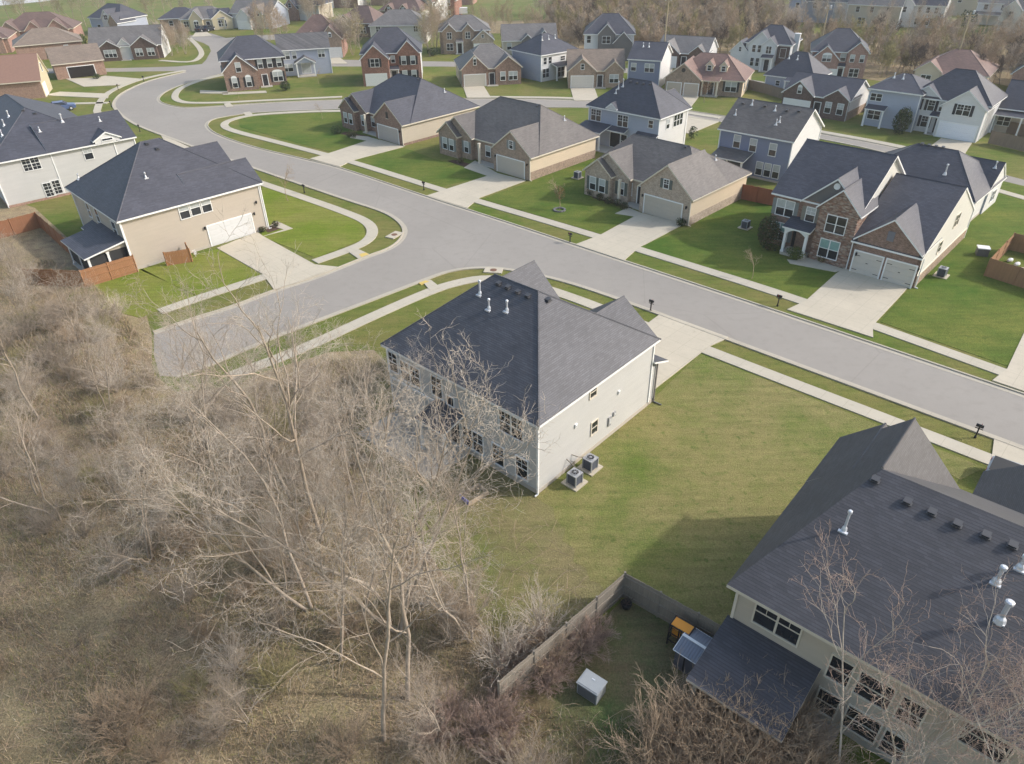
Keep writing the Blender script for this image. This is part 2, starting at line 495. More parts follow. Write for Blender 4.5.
    def shed(s, x0, x1, y0, y1, z_lo, z_hi, low, o=.25, t=.14, mat=None):
        """lean-to roof: low is the side letter of its lower eave"""
        e = {'F': (0, 0, -1, 0), 'B': (0, 0, 0, 1), 'L': (-1, 0, 0, 0), 'R': (0, 1, 0, 0)}[low]
        X0 = x0 - (o if low in 'LFB' else 0); X1 = x1 + (o if low in 'RFB' else 0); Y0 = y0 - (o if low in 'FLR' else 0); Y1 = y1 + (o if low in 'BLR' else 0)
        z = {'F': (z_lo, z_lo, z_hi, z_hi), 'B': (z_hi, z_hi, z_lo, z_lo), 'L': (z_lo, z_hi, z_hi, z_lo), 'R': (z_hi, z_lo, z_lo, z_hi)}[low]
        s.roofpart([[(X0, Y0, z[0]), (X1, Y0, z[1]), (X1, Y1, z[2]), (X0, Y1, z[3])]], t, mat)
    def roofz(s, x, y):
        best = -9
        for (ax, a0, a1, b0, b1, rc, ra, rb, ze, zr, g0, g1) in s.vols:
            a, b = (x, y) if ax else (y, x)
            if not (a0 <= a <= a1 and b0 <= b <= b1): continue
            z = min(ze + (zr - ze) * (b - b0) / (rc - b0), ze + (zr - ze) * (b1 - b) / (b1 - rc))
            if not g0: z = min(z, ze + (zr - ze) * (a - a0) / (ra - a0))
            if not g1: z = min(z, ze + (zr - ze) * (a1 - a) / (a1 - rb))
            best = max(best, z)
        return best
    def roofpix(s, px, py):
        o, d = s.rayl(px, py); z = 12.0
        while z > 2:
            t = (z - o[2]) / d[2]; p = o + d * t
            rz = s.roofz(p[0], p[1])
            if rz >= z: return p
            z -= .03
        t = (5 - o[2]) / d[2]; return o + d * t
    def wallpix(s, side, plane, px, py):
        o, d = s.rayl(px, py); i = 1 if side in 'FB' else 0
        t = (plane - o[i]) / d[i]; p = o + d * t
        return (p[0] if i else p[1]), p[2]
    # --- openings
    def put(s, name, me, side, plane, u, z):
        loc = (u, plane, z) if side in 'FB' else (plane, u, z)
        return link(name, me, s.root, loc, SIDE[side])
    def win(s, side, plane, u, z, w=.9, h=1.45, style='', shut=None):
        o = s.put('window', window_mesh(w, h, style), side, plane, u, z)
        if shut:
            for sx in (-1, 1): link('shutter', shutter_mesh(h, shut), o, (sx * (w/2 + .07 + .2), 0, 0))
        return o
    def wp(s, side, plane, pts, w=.9, h=1.45, style='', shut=None):
        for p in pts:
            u, z = s.wallpix(side, plane, *p); s.win(side, plane, u, z, w, h, style, shut)
    def garage(s, side, plane, u, w=4.9, h=2.15, col=(.72, .71, .69), hinges=False, z=.02):
        return s.put('garage_door', garage_mesh(w, h, col, hinges), side, plane, u, z)
    def door(s, side, plane, u, z=.15, col=(.03, .03, .035)):
        return s.put('front_door', door_mesh(col), side, plane, u, z)
    def post(s, x, y, z0, z1, r=.11, mat=None):
        b = MB(); m = mat or s.trim
        b.box(-r, r, -r, r, z0 + .18, z1 - .14, m); b.box(-r - .04, r + .04, -r - .04, r + .04, z0, z0 + .18, m); b.box(-r - .04, r + .04, -r - .04, r + .04, z1 - .14, z1, m)
        return b.build('porch_column', s.root, (x, y, 0))
    def slab(s, x0, x1, y0, y1, z, mat=None, name='porch_floor'):
        b = MB(); b.box(x0, x1, y0, y1, 0, z, mat or concrete('porch_concrete', (.44, .41, .36))); return b.build(name, s.root)
    def vents(s, pts):
        for p in pts:
            q = s.roofpix(*p); link('roof_vent', box_vent_mesh(), s.root, (q[0], q[1], s.roofz(q[0], q[1]) + .02))
    def flues(s, pts, h=.55, r=.07):
        for p in pts:
            q = s.roofpix(*p); link('vent_pipe', flue_mesh(h, r), s.root, (q[0], q[1], max(2.5, s.roofz(q[0], q[1]))))
    def spout(s, x, y, z, dx=0, dy=0, mat=None):
        b = MB(); b.box(-.045, .045, -.045, .045, .12, z, mat or s.trim)
        b.box(min(0, dx * .7) - .04, max(0, dx * .7) + .04, min(0, dy * .7) - .04, max(0, dy * .7) + .04, .05, .12, mat or s.trim)
        return b.build('downspout', s.root, (x, y, 0))
    def vent_disc(s, side, plane, u, z, r=.3):
        b = MB(); b.tube([(0, 0, 0), (0, -.06, 0)], [r, r], TRIM, 18)
        for i in range(-2, 3): b.box(-r * .75, r * .75, -.075, -.061, i * .1 - .02, i * .1 + .02, TRIM)
        return s.put('gable_vent', b.mesh('gable_vent'), side, plane, u, z)
    def lamp(s, side, plane, u, z):
        k = 'wall_lamp'
        if k not in WIN:
            b = MB(); b.box(-.06, .06, -.05, 0, -.05, .1, DARK); b.tube([(0, -.14, -.15), (0, -.14, .12), (0, -.14, .2)], [.07, .1, .02], DARK, 6); b.box(-.02, .02, -.14, -.05, .02, .06, DARK)
            WIN[k] = b.mesh(k)
        return s.put('wall_lamp', WIN[k], side, plane, u, z)
    def done(s):
        s.W.build('wall', s.root); s.Rf.build('roof', s.root); return s
# ------------------------------------------------------------------ vegetation
class Tubes:
    """many thin tapering tubes gathered into one mesh"""
    def __init__(s): s.V = []; s.F = []; s.n = 0; s.M = []
    def add(s, pts, r, n, mi=0):
        pts = np.asarray(pts, float); m = len(pts); s.M.append(np.full((m - 1) * n, mi))
        d = np.gradient(pts, axis=0); d /= np.linalg.norm(d, axis=1)[:, None] + 1e-9
        ref = np.array([0.35, 0.15, 0.92]) if abs(d[0, 2]) < 0.8 else np.array([0.9, 0.3, 0.1])
        a = np.cross(d, ref); a /= np.linalg.norm(a, axis=1)[:, None] + 1e-9; b = np.cross(d, a)
        t = np.arange(n) * 2 * np.pi / n
        ring = pts[:, None, :] + (a[:, None, :] * np.cos(t)[None, :, None] + b[:, None, :] * np.sin(t)[None, :, None]) * np.asarray(r)[:, None, None]
        s.V.append(ring.reshape(-1, 3))
        i = s.n + np.arange(m - 1)[:, None] * n; q = np.arange(n)[None, :]; q2 = (q + 1) % n
        s.F.append(np.stack([i + q, i + q2, i + n + q2, i + n + q], -1).reshape(-1, 4))
        s.n += m * n
    def mesh(s, name, *mat):
        return quads(name, np.concatenate(s.V), np.concatenate(s.F), *mat, mi=np.concatenate(s.M) if len(mat) > 1 else None)

def quads(name, V, F, *mats, mi=None):
    me = bpy.data.meshes.new(name); k = F.shape[1]
    me.vertices.add(len(V)); me.vertices.foreach_set('co', V.astype(np.float32).ravel())
    me.loops.add(F.size); me.loops.foreach_set('vertex_index', F.astype(np.int32).ravel())
    me.polygons.add(len(F)); me.polygons.foreach_set('loop_start', np.arange(0, F.size, k, dtype=np.int32))
    try: me.polygons.foreach_set('loop_total', np.full(len(F), k, np.int32))
    except Exception: pass
    for m in mats: me.materials.append(m)
    if mi is not None: me.polygons.foreach_set('material_index', mi.astype(np.int32))
    me.update(calc_edges=True); me.validate(); return me

def bare_tree(seed, H, spread=0.5, levels=4, forks=1, dens=1.0, twig=0.011, trunk_frac=0.35, up=0.35, r0=None, thin=1.0, limb=.72):
    """leafless broadleaf tree: (trunk, crown of limbs and twigs)"""
    g = np.random.default_rng(seed); trunk = Tubes(); crown = Tubes()
    r0 = r0 or H * 0.0105
    def branch(p, d, L, r, lvl):
        n = max(3, int(7 - lvl)); pts = [p]; dd = d / np.linalg.norm(d)
        for i in range(n):
            dd = dd + g.normal(0, .13 + .05 * lvl, 3) + np.array([0, 0, up * (.25 if lvl < 2 else .16)]); dd /= np.linalg.norm(dd)
            pts.append(pts[-1] + dd * L / n)
        pts = np.array(pts); rad = np.linspace(r, max(twig * .55, r * .28), n + 1) * thin
        if lvl == 0: trunk.add(pts, rad, 8)
        else: crown.add(pts, rad, 5 if lvl == 1 else (4 if lvl == 2 else 3), 0 if lvl < 3 else 1)
        if lvl >= levels: return
        k = int(round((9, 6, 5, 4)[min(lvl, 3)] * dens * (0.8 + .4 * g.random())))
        for j in range(k):
            t = (trunk_frac if lvl == 0 else .18) + (1 - (trunk_frac if lvl == 0 else .18)) * ((j + g.random()) / k)
            x = t * n; i = min(int(x), n - 1); q = pts[i] + (pts[i + 1] - pts[i]) * (x - i)
            ax = pts[min(i + 1, n)] - pts[i]; ax /= np.linalg.norm(ax)
            v = g.normal(0, 1, 3); v -= ax * (v @ ax); v /= np.linalg.norm(v)
            ang = spread * (.7 + .6 * g.random()) + .12 * lvl
            dirn = ax * math.cos(ang) + v * math.sin(ang)
            l2 = L * limb * (.62 - .28 * t + .15 * g.random()) if lvl == 0 else L * (.50 - .18 * t + .2 * g.random())
            branch(q, dirn, l2, max(twig, r * (.50 - .25 * t)), lvl + 1)
    if forks == 1:
        branch(np.zeros(3), np.array([g.normal(0, .07), g.normal(0, .07), 1.0]), H, r0, 0)
    else:
        for f in range(forks):
            a = 2 * math.pi * (f + g.random() * .6) / forks
            branch(np.array([math.cos(a) * .18, math.sin(a) * .18, 0]), np.array([math.cos(a) * .28, math.sin(a) * .28, 1.0]), H * (.78 + .25 * g.random()), r0 * .8, 0)
    return trunk, crown

def bare_shrub(seed, H, stems=26, spread=.55, twig=.008, kids=6, sub=3):
    g = np.random.default_rng(seed); T = Tubes()
    for i in range(stems):
        a = g.random() * 2 * math.pi; s = spread * math.sqrt(g.random())
        d = np.array([math.cos(a) * s, math.sin(a) * s, 1.0]); L = H * (.6 + .45 * g.random()); n = 6
        p = np.array([math.cos(a), math.sin(a), 0]) * .25 * H * .3 * g.random(); pts = [p]; dd = d / np.linalg.norm(d)
        for k in range(n):
            dd = dd + g.normal(0, .10, 3) + np.array([dd[0], dd[1], 0]) * .07; dd /= np.linalg.norm(dd); pts.append(pts[-1] + dd * L / n)
        pts = np.array(pts); T.add(pts, np.linspace(twig * 1.9, twig * .6, n + 1), 3)
        for k in range(kids):
            t = .25 + .72 * g.random(); x = t * n; j = min(int(x), n - 1); q = pts[j] + (pts[j + 1] - pts[j]) * (x - j)
            ax = pts[j + 1] - pts[j]; ax /= np.linalg.norm(ax); v = g.normal(0, 1, 3)
            d2 = ax + v * .42; d2 /= np.linalg.norm(d2); l2 = L * (.18 + .22 * g.random())
            b = np.array([q, q + d2 * l2 * .5 + g.normal(0, .05, 3) * l2, q + d2 * l2 + np.array([0, 0, .1 * l2])]); T.add(b, [twig, twig * .8, twig * .5], 3)
            for m in range(sub):
                w = b[1] + (b[2] - b[1]) * g.random(); d3 = d2 + g.normal(0, .5, 3); d3 /= np.linalg.norm(d3)
                T.add(np.array([w, w + d3 * l2 * .45]), [twig * .7, twig * .4], 3)
    return T

def leaf_bush(seed, rx, rz, n, size, mats):
    """evergreen shrub: leaf-sized faces in clumps over an uneven crown"""
    g = np.random.default_rng(seed); V = []; F = []; MI = []
    lumps = g.normal(0, 1, (14, 3)); lumps /= np.linalg.norm(lumps, axis=1)[:, None]; amp = g.random(14) * .35
    for i in range(n):
        d = g.normal(0, 1, 3); d /= np.linalg.norm(d)
        k = 1 + sum(a * max(0, (d @ l)) ** 6 for a, l in zip(amp, lumps)) - .12
        rr = (g.random() ** .35) * k
        p = np.array([d[0] * rx * rr, d[1] * rx * rr, rz * (1 + d[2] * rr) * .98 + .02])
        u = g.normal(0, 1, 3); u /= np.linalg.norm(u); w = np.cross(u, g.normal(0, 1, 3)); w /= np.linalg.norm(w)
        s = size * (.6 + .8 * g.random()); i0 = len(V)
        V += [p - u * s, p + w * s * .5, p + u * s, p - w * s * .5]; F.append((i0, i0 + 1, i0 + 2, i0 + 3)); MI.append(int(g.random() * len(mats)))
    return quads('foliage', np.array(V), np.array(F), *mats, mi=np.array(MI))

BK_GREY = bark('grey_bark', (0.37, 0.305, 0.24)); BK_PALE = bark('pale_bark', (0.50, 0.43, 0.355)); BK_RED = bark('reddish_bark', (0.36, 0.265, 0.215))
BK_TAN = bark('tan_stems', (0.39, 0.295, 0.205)); BK_DARK = bark('dark_bark', (0.13, 0.10, 0.078)); BK_OLIVE = bark('budding_twigs', (0.30, 0.265, 0.13))

def make_tree(label, group, tubes, mat, mat2=None, name='bare_tree', cat='tree'):
    tr, cr = tubes
    root = tag(empty(name, (0, 0, 0)), label, cat, group)
    link('trunk', tr.mesh('trunk', mat), root); link('crown', cr.mesh('crown', mat, mat2 or mat), root)
    return root

def place(o, x, y, z=0.0, rz=0.0, sc=1.0, tilt=(0, 0)):
    o.location = (x, y, z); o.rotation_euler = (tilt[0], tilt[1], rz); o.scale = (sc, sc, sc); return o

def inside(poly, x, y):
    r = False; n = len(poly)
    for i in range(n):
        (x0, y0), (x1, y1) = poly[i], poly[(i + 1) % n]
        if (y0 > y) != (y1 > y) and x < (x1 - x0) * (y - y0) / (y1 - y0) + x0: r = not r
    return r
def scatter(poly_px, n, g, mind=0.0, avoid=()):
    P = [tuple(at(*p)[:2]) for p in poly_px]; xs = [p[0] for p in P]; ys = [p[1] for p in P]; out = []; tries = 0
    while len(out) < n and tries < n * 60:
        tries += 1; x = g.uniform(min(xs), max(xs)); y = g.uniform(min(ys), max(ys))
        if not inside(P, x, y) or any(inside(a, x, y) for a in avoid): continue
        if mind and any((x - a) ** 2 + (y - b) ** 2 < mind * mind for a, b in out): continue
        out.append((x, y))
    return out
# ------------------------------------------------------------------ ground, roads, pavements
def px_poly(pts): return [tuple(at(*p)[:2]) for p in pts]
def smooth(pts, it=2):
    P = [np.array(p, float) for p in pts]
    for _ in range(it):
        Q = [P[0]]
        for a, b in zip(P, P[1:]): Q += [a * .75 + b * .25, a * .25 + b * .75]
        Q.append(P[-1]); P = Q
    return P
def offset(line, d):
    L = [np.array(p[:2], float) for p in line]; out = []
    for i, p in enumerate(L):
        t = L[min(i + 1, len(L) - 1)] - L[max(i - 1, 0)]; t /= np.linalg.norm(t) + 1e-9
        out.append(p + np.array([-t[1], t[0]]) * d)
    return out
def strip(name, lines, w0, w1, z0, z1, mat, kind='structure', world=False):
    """raised band along each line between the offsets w0 and w1 (metres, to the left of the line)"""
    b = MB()
    for ln in lines:
        L = ln if world else smooth([at(*p)[:2] for p in ln])
        A = offset(L, w0); B = offset(L, w1)
        for i in range(len(A) - 1):
            b.poly([(*A[i], z1), (*A[i + 1], z1), (*B[i + 1], z1), (*B[i], z1)], mat)
            b.poly([(*A[i], z0), (*A[i + 1], z0), (*A[i + 1], z1), (*A[i], z1)], mat)
            b.poly([(*B[i + 1], z0), (*B[i], z0), (*B[i], z1), (*B[i + 1], z1)], mat)
        for q in (0, -1): b.poly([(*A[q], z0), (*A[q], z1), (*B[q], z1), (*B[q], z0)], mat)
    return tag(b.build(name), kind=kind)
def sheet(name, polys, z, mat, z0=None, world=False):
    b = MB()
    for p in polys: b.prism(p if world else px_poly(p), z - .003 if z0 is None else z0, z, mat)
    return tag(b.build(name), kind='structure')

G_BASE = grass('grass_common', (0.095, 0.142, 0.023), (0.185, 0.170, 0.056), (0.068, 0.110, 0.018), 0.5)
G_TAN = grass('grass_dormant', (0.088, 0.142, 0.022), (0.225, 0.200, 0.080), (0.060, 0.114, 0.017), 0.70)
G_RICH = grass('grass_rich', (0.066, 0.120, 0.018), (0.145, 0.162, 0.036), (0.047, 0.094, 0.013), 0.45)
G_LIME = grass('grass_bright', (0.135, 0.185, 0.020), (0.215, 0.210, 0.055), (0.105, 0.155, 0.018), 0.45)
G_FIELD = grass('grass_field', (0.125, 0.165, 0.045), (0.19, 0.18, 0.075), (0.10, 0.13, 0.038), 0.45)
G_BACK = grass('grass_rough', (0.108, 0.142, 0.032), (0.225, 0.190, 0.092), (0.120, 0.115, 0.045), 0.66)
ASPH = asphalt('asphalt_worn', (0.30, 0.275, 0.245))
CONC = concrete('concrete_pale', (0.50, 0.445, 0.35))
CONC2 = concrete('concrete_walk', (0.47, 0.425, 0.34))
KERB = concrete('concrete_kerb', (0.43, 0.385, 0.31))

def build_ground():
    b = MB(); b.poly([(-2500, -300, 0), (2500, -300, 0), (2500, 4000, 0), (-2500, 4000, 0)], G_BASE)
    tag(b.build('ground'), kind='structure')
    sheet('field', [[(-700, 30), (-300, -40), (1500, -60), (1500, 8), (640, 8), (575, 28), (480, 30), (440, 22), (220, 10), (150, 24), (90, 30), (0, 36), (-300, 60)]], .004, G_FIELD)
    sheet('far_road', [[(-160, 13), (0, 5.5), (75, -1.5), (75, -5), (0, -2), (-160, 4)]], .008, concrete('pale_road', (.55, .54, .53)))
    # wild ground under the woods
    br = brush_floor('leaf_litter')
    sheet('wood_floor', [[(437, 22), (470, 33), (545, 34), (560, 46), (660, 62), (760, 64), (800, 40), (860, 78), (900, 84), (990, 82), (1110, 110), (1110, 30), (1000, 42), (940, 34), (860, 38), (780, 30), (740, -25), (600, -30), (560, -5), (545, 20)]], .008, br)
    sheet('brush_field', [[(-260, 200), (0, 196), (35, 208), (70, 240), (100, 268), (140, 290), (152, 335), (152, 372), (175, 392), (235, 386), (262, 372), (330, 352), (374, 350), (395, 372), (470, 428), (534, 497), (552, 520), (566, 556), (600, 596), (598, 640), (560, 690), (600, 720), (700, 700), (760, 790), (1200, 900), (1200, 1400), (-600, 1400)]], .008, br)
    sheet('back_lawn', [[(376, 372), (470, 432), (536, 496), (575, 520), (600, 565), (618, 590), (560, 640), (500, 650), (440, 570), (400, 510), (352, 430)]], .014, G_BACK, .0)
    sheet('lawn', [[(535, 497), (652, 400), (700, 354), (985, 468), (960, 480), (870, 428), (728, 586), (735, 610), (720, 628), (624, 572), (606, 592), (599, 583), (590, 581), (586, 568), (573, 562), (575, 549), (562, 541), (566, 529), (555, 519), (553, 507), (545, 504)]], .02, G_TAN, .0)
    sheet('yard', [[(624, 600), (735, 650), (700, 690), (640, 764), (540, 770), (505, 705)]], .016, grass('grass_yard', (0.075, 0.125, 0.040), (0.20, 0.145, 0.085), (0.055, 0.10, 0.034), 0.62), .0)
    sheet('lawn_across', [[(640, 247), (690, 228), (736, 190), (772, 196), (775, 240), (846, 269), (806, 300)], [(908, 290), (880, 322), (1012, 368), (1040, 320), (1040, 190), (998, 180), (955, 240)],
                   [(528, 183), (482, 199), (600, 234), (634, 216), (585, 192), (585, 170), (600, 150)], [(404, 148), (352, 160), (440, 187), (495, 174), (437, 160)], [(378, 140), (330, 152), (240, 127), (238, 120), (252, 116), (340, 112), (345, 128)]], .03, G_RICH, 0.0)
    sheet('lawn_corner', [[(140, 270), (200, 297), (262, 275), (218, 249)], [(262, 237), (316, 258), (366, 238), (362, 222), (262, 184)], [(100, 262), (66, 300), (140, 318), (196, 297), (140, 268)]], .03, G_LIME, 0.0)
    # roads
    main = [(113, 106), (115, 100), (122, 93), (144, 82.5), (164, 77), (186, 72), (177, 71), (100, 72), (-60, 76), (-60, 69.5), (125, 68), (177, 66.5), (202, 64), (206, 60), (211, 51), (209, 46), (203.5, 43), (196, 40.5),
            (188, 36), (210, 33), (226, 38), (256, 35), (330, 34), (330, 39), (256, 40), (236, 42), (231, 46), (229, 60), (224, 73), (215, 75.5), (184, 84), (168, 90), (158, 97), (159, 102.5), (170, 106), (185, 108.5), (225, 106),
            (261, 103.3), (342, 99.5), (488, 98.7), (570, 100), (640, 104), (700, 112.7), (770, 124), (819, 134), (897, 147.5), (998, 173), (1100, 200), (1100, 216), (995, 186.5), (889, 152.5), (817, 138), (719, 121.5), (640, 110), (584, 107.5), (545, 107.5), (487, 107), (337, 109), (253, 112.5), (233, 115.5), (215, 118.5),
            (207.5, 122), (206, 127), (215, 134.6), (251, 147.3), (309, 160.7), (339.6, 167.8), (428.4, 198), (498, 220), (600, 254), (741, 300), (1024, 395.6), (1160, 442), (1160, 500), (1022, 448), (880, 395.5), (728, 339.4), (654, 312), (590, 289), (545, 276), (500, 268), (475, 268), (459, 269.5), (443, 273),
            (422, 281), (367, 302), (312, 323), (278, 336), (247, 349), (226, 358.4), (198, 370), (177, 376.5), (160, 376), (154, 355), (154, 333), (192, 319.6), (234, 307), (274, 291), (315, 278.5), (346, 265.8), (370, 256), (388.5, 249.7), (400, 242), (405.5, 232.7), (403, 225), (393.7, 217), (380.6, 210.5), (346.6, 200), (256, 169), (195, 147.5), (172, 138.7), (140, 127), (125, 118.5), (117.5, 111.5)]
    sheet('road', [main, [(300, 66.5), (440, 66.5), (560, 68), (660, 75.5), (747, 84.5), (790, 92), (790, 86), (747, 79), (660, 70.5), (560, 63.5), (440, 61.5), (300, 59)]], .006, ASPH)
    # kerbs: a light gutter pan beside the asphalt and a low kerb stone behind it
    K = [[(154, 333), (192, 319.6), (234, 307), (274, 291), (315, 278.5), (346, 265.8), (370, 256), (388.5, 249.7), (400, 242), (405.5, 232.7), (403, 225), (393.7, 217), (380.6, 210.5), (346.6, 200), (256, 169), (195, 147.5), (172, 138.7), (140, 127), (125, 118.5), (117.5, 111.5), (113, 106), (115, 100), (122, 93), (144, 82.5), (164, 77), (186, 72)],
         [(1160, 500), (1022, 448), (880, 395.5), (728, 339.4), (654, 312), (590, 289), (545, 276), (500, 268), (475, 268), (459, 269.5), (443, 273), (422, 281), (367, 302), (312, 323), (278, 336), (247, 349), (226, 358.4), (198, 370), (177, 376.5)],
         [(719, 121.5), (640, 110), (584, 107.5), (545, 107.5), (487, 107), (337, 109), (253, 112.5), (233, 115.5), (215, 118.5), (207.5, 122), (206, 127), (215, 134.6), (251, 147.3), (309, 160.7), (339.6, 167.8), (428.4, 198), (498, 220), (600, 254), (741, 300), (1024, 395.6), (1160, 442)],
         [(224, 73), (215, 75.5), (184, 84), (168, 90), (158, 97), (159, 102.5), (170, 106), (185, 108.5), (225, 106), (261, 103.3), (342, 99.5), (488, 98.7), (570, 100), (640, 104), (700, 112.7), (770, 124), (819, 134), (897, 147.5), (998, 173)],
         [(995, 186.5), (889, 152.5), (817, 138), (719, 121.5)]]
    strip('gutter', K, -.32, .10, .0, .016, KERB)
    strip('kerb', K, .10, .26, .0, .10, KERB)
    # pavements
    walks = [[(1160, 528), (996, 462), (706, 350.5), (600, 308), (559, 293), (520, 281), (484, 278), (459, 282.5), (433, 290), (365, 320), (304, 349), (229, 377)],
             [(160, 312), (200, 298), (268, 276)], [(315, 262), (346.6, 251), (367.5, 242), (374, 231.4), (367.5, 222), (346.6, 213), (310, 200), (263, 184), (230, 173)],
             [(342, 97), (256, 101), (225, 102.8), (190, 103.3), (179, 101.5), (174, 97.5), (177, 91), (184, 86.4), (203, 79.5), (224, 74.8)],
             [(488, 112), (337, 111), (301, 112), (251, 115), (228, 120.6), (223, 125.5), (230, 130.5), (276, 142), (322, 154), (352, 162), (441, 190), (478, 201.5), (545, 221), (600, 237.5), (638, 249.5), (805, 301.5), (1007, 374), (1160, 430)],
             [(97, 111), (100, 101), (110, 91), (135, 81), (155, 76), (185, 70.5)], [(108, 103), (60, 104)], [(100, 118), (97, 111)],
             [(160, 60.5), (192, 63), (202, 56), (201, 50), (195, 43), (189, 38)],
             [(488, 97), (570, 98), (640, 101.5)], [(819, 131.5), (897, 145.5), (998, 169.5)], [(995, 190), (1100, 220)], [(662, 109), (720, 118)]]
    strip('pavement', walks, -.62, .62, .0, .07, CONC2)
    sheet('driveway', [[(661, 314), (729, 338), (709, 347), (654, 390), (625, 370), (630, 340), (650, 322)], [(787, 310), (873, 338), (872.5, 326), (897, 300), (908.5, 287), (845, 268), (836, 274), (806, 301)],
                       [(992, 381), (1060, 404), (1080, 360), (1060, 300), (1030, 320), (1007, 369)], [(994, 438), (1100, 478), (1060, 540), (1000, 500), (988, 484)],
                       [(310, 159), (340, 167), (352, 161), (404, 147), (380, 140), (367, 141), (329, 153.6)], [(427, 196), (467, 208.5), (480, 198), (526, 181), (497, 173.5), (488, 176), (448, 189)],
                       [(575, 245), (624, 261), (638, 248.5), (684, 224.5), (642, 213.5), (634, 217), (600, 235.6)], [(217, 248.5), (257.6, 232.5), (263, 236.6), (315, 265), (338.7, 267.5), (274.6, 290.5), (262.8, 274.6)],
                       [(463, 86.5), (484, 86.5), (491, 98), (467, 98)], [(570, 87), (594, 87), (599, 101), (574, 101)], [(672, 92.5), (701, 94), (690, 108.5), (673, 108)], [(941, 138.5), (972, 143), (961, 160), (922, 153)],
                       [(66, 79), (96, 78), (105, 76), (140, 79), (125, 85), (84, 87)], [(328, 56), (338, 56), (348, 64), (326, 64)], [(46, 95), (53, 96), (108, 98.5), (109, 94), (60, 92)], [(196, 32), (206, 31), (212, 36), (192, 37)], [(655, 62), (674, 62), (672, 72), (650, 71)],
                       [(690, 134), (660, 128), (668, 112), (719, 122)], [(160, 134), (195, 150), (170, 150)]], .08, CONC, 0.0)
    sheet('front_walk', [[(262.8, 236.8), (293, 229), (277, 221.5), (270, 226), (284, 230)], [(835, 272.5), (845, 270), (800, 256), (797, 261), (787, 260), (790, 264)], [(488, 176.5), (498, 173.8), (475, 161), (464, 168)], [(635, 217), (642, 213.8), (628, 208), (615, 214)],
                         [(350, 138), (378, 143), (380, 140.5), (368, 137), (352, 135.5)], [(200, 90.5), (228, 91.5), (228, 94), (200, 93.5)], [(222, 93), (266, 91), (267, 93), (223, 95)]], .075, CONC2, 0.0)
    # ramps with yellow tactile pads
    sheet('ramp', [[(422, 281.5), (431, 280.5), (441, 288.5), (430, 291)], [(345, 250), (358, 249.5), (371, 255.5), (359, 259.5)], [(224, 104), (230, 103.3), (234, 107), (226, 107.5)], [(243, 113), (250, 112), (254, 116), (246, 116)]], .085, CONC2, 0.0)
    sheet('tactile_paving', [[(418, 283.3), (424, 281), (429.5, 282.2), (421, 285.3)], [(359, 255), (366, 253.3), (370, 255.8), (362, 258.4)]], .095, plain('tactile_yellow', (0.55, 0.40, 0.12), .8), 0.0)
    # planting beds
    sheet('flower_bed', [[(806, 262), (845, 268.5), (846, 262), (808, 252)], [(600, 190), (636, 205), (640, 210), (622, 206), (592, 198)], [(455, 160), (473, 165), (470, 169), (448, 161)], [(345, 132), (372, 137), (360, 139), (340, 134)], [(263, 228), (274, 225), (281, 229), (268, 233)]], .05, plain('mulch', (0.085, 0.055, 0.042), .95, .1, 0.0, .4), 0.0)
# ------------------------------------------------------------------ the houses, near ones first
CHAR = shingle('shingle_charcoal', (0.078, 0.078, 0.088), 0.15)
CHAR_LOW = shingle('shingle_charcoal_low', (0.064, 0.063, 0.070), 0.15, 0.058)
CHAR2 = shingle('shingle_slate', (0.066, 0.067, 0.082), 0.1)
WEATH = shingle('shingle_weathered', (0.125, 0.112, 0.104), 0.15)
TAUPE = shingle('shingle_taupe', (0.21, 0.165, 0.13), 0.1)
STREAK = shingle('shingle_streaked', (0.115, 0.11, 0.11), 0.75)
GREYR = shingle('shingle_grey', (0.155, 0.145, 0.14), 0.2)
RUST = shingle('shingle_rust', (0.195, 0.12, 0.098), 0.15)
BROWNR = shingle('shingle_brown', (0.15, 0.10, 0.085), 0.2)
WHITE_S = siding('siding_white', (0.62, 0.615, 0.61)); GREY_S = siding('siding_light_grey', (0.50, 0.495, 0.485)); BEIGE_S = siding('siding_beige', (0.445, 0.388, 0.328))
CREAM_S = siding('siding_cream', (0.62, 0.51, 0.38)); BLUE_S = siding('siding_blue', (0.20, 0.225, 0.32)); LBLUE_S = siding('siding_pale_blue', (0.36, 0.39, 0.47)); TAN_S = siding('siding_tan', (0.48, 0.42, 0.34))
DKGREY_S = siding('siding_dark_grey', (0.14, 0.135, 0.135)); OLIVE_S = siding('siding_taupe', (0.22, 0.20, 0.18)); STONEW_S = siding('siding_stone_white', (0.60, 0.585, 0.54)); YEL_S = siding('siding_butter', (0.52, 0.45, 0.31))
BR_RED = brick('brick_red', (0.27, 0.115, 0.08), (0.19, 0.085, 0.062), (0.30, 0.23, 0.19)); BR_BROWN = brick('brick_brown', (0.255, 0.155, 0.115), (0.18, 0.105, 0.08), (0.30, 0.25, 0.21))
BR_TAN = brick('brick_tan', (0.33, 0.235, 0.175), (0.25, 0.175, 0.13), (0.36, 0.31, 0.25)); BR_BUFF = brick('brick_buff', (0.42, 0.33, 0.255), (0.34, 0.26, 0.20), (0.44, 0.39, 0.33)); BR_DARK = brick('brick_dark', (0.14, 0.085, 0.07), (0.095, 0.06, 0.052), (0.18, 0.15, 0.13))
BR_PINK = brick('brick_pink', (0.36, 0.20, 0.16), (0.28, 0.15, 0.12), (0.38, 0.30, 0.26)); BR_ORANGE = brick('brick_orange', (0.33, 0.195, 0.145), (0.26, 0.15, 0.11), (0.36, 0.29, 0.24))
STONE = stone('ledge_stone')
BLK = (0.025, 0.025, 0.028); GRN = (0.10, 0.115, 0.105); GRYSH = (0.20, 0.215, 0.21)

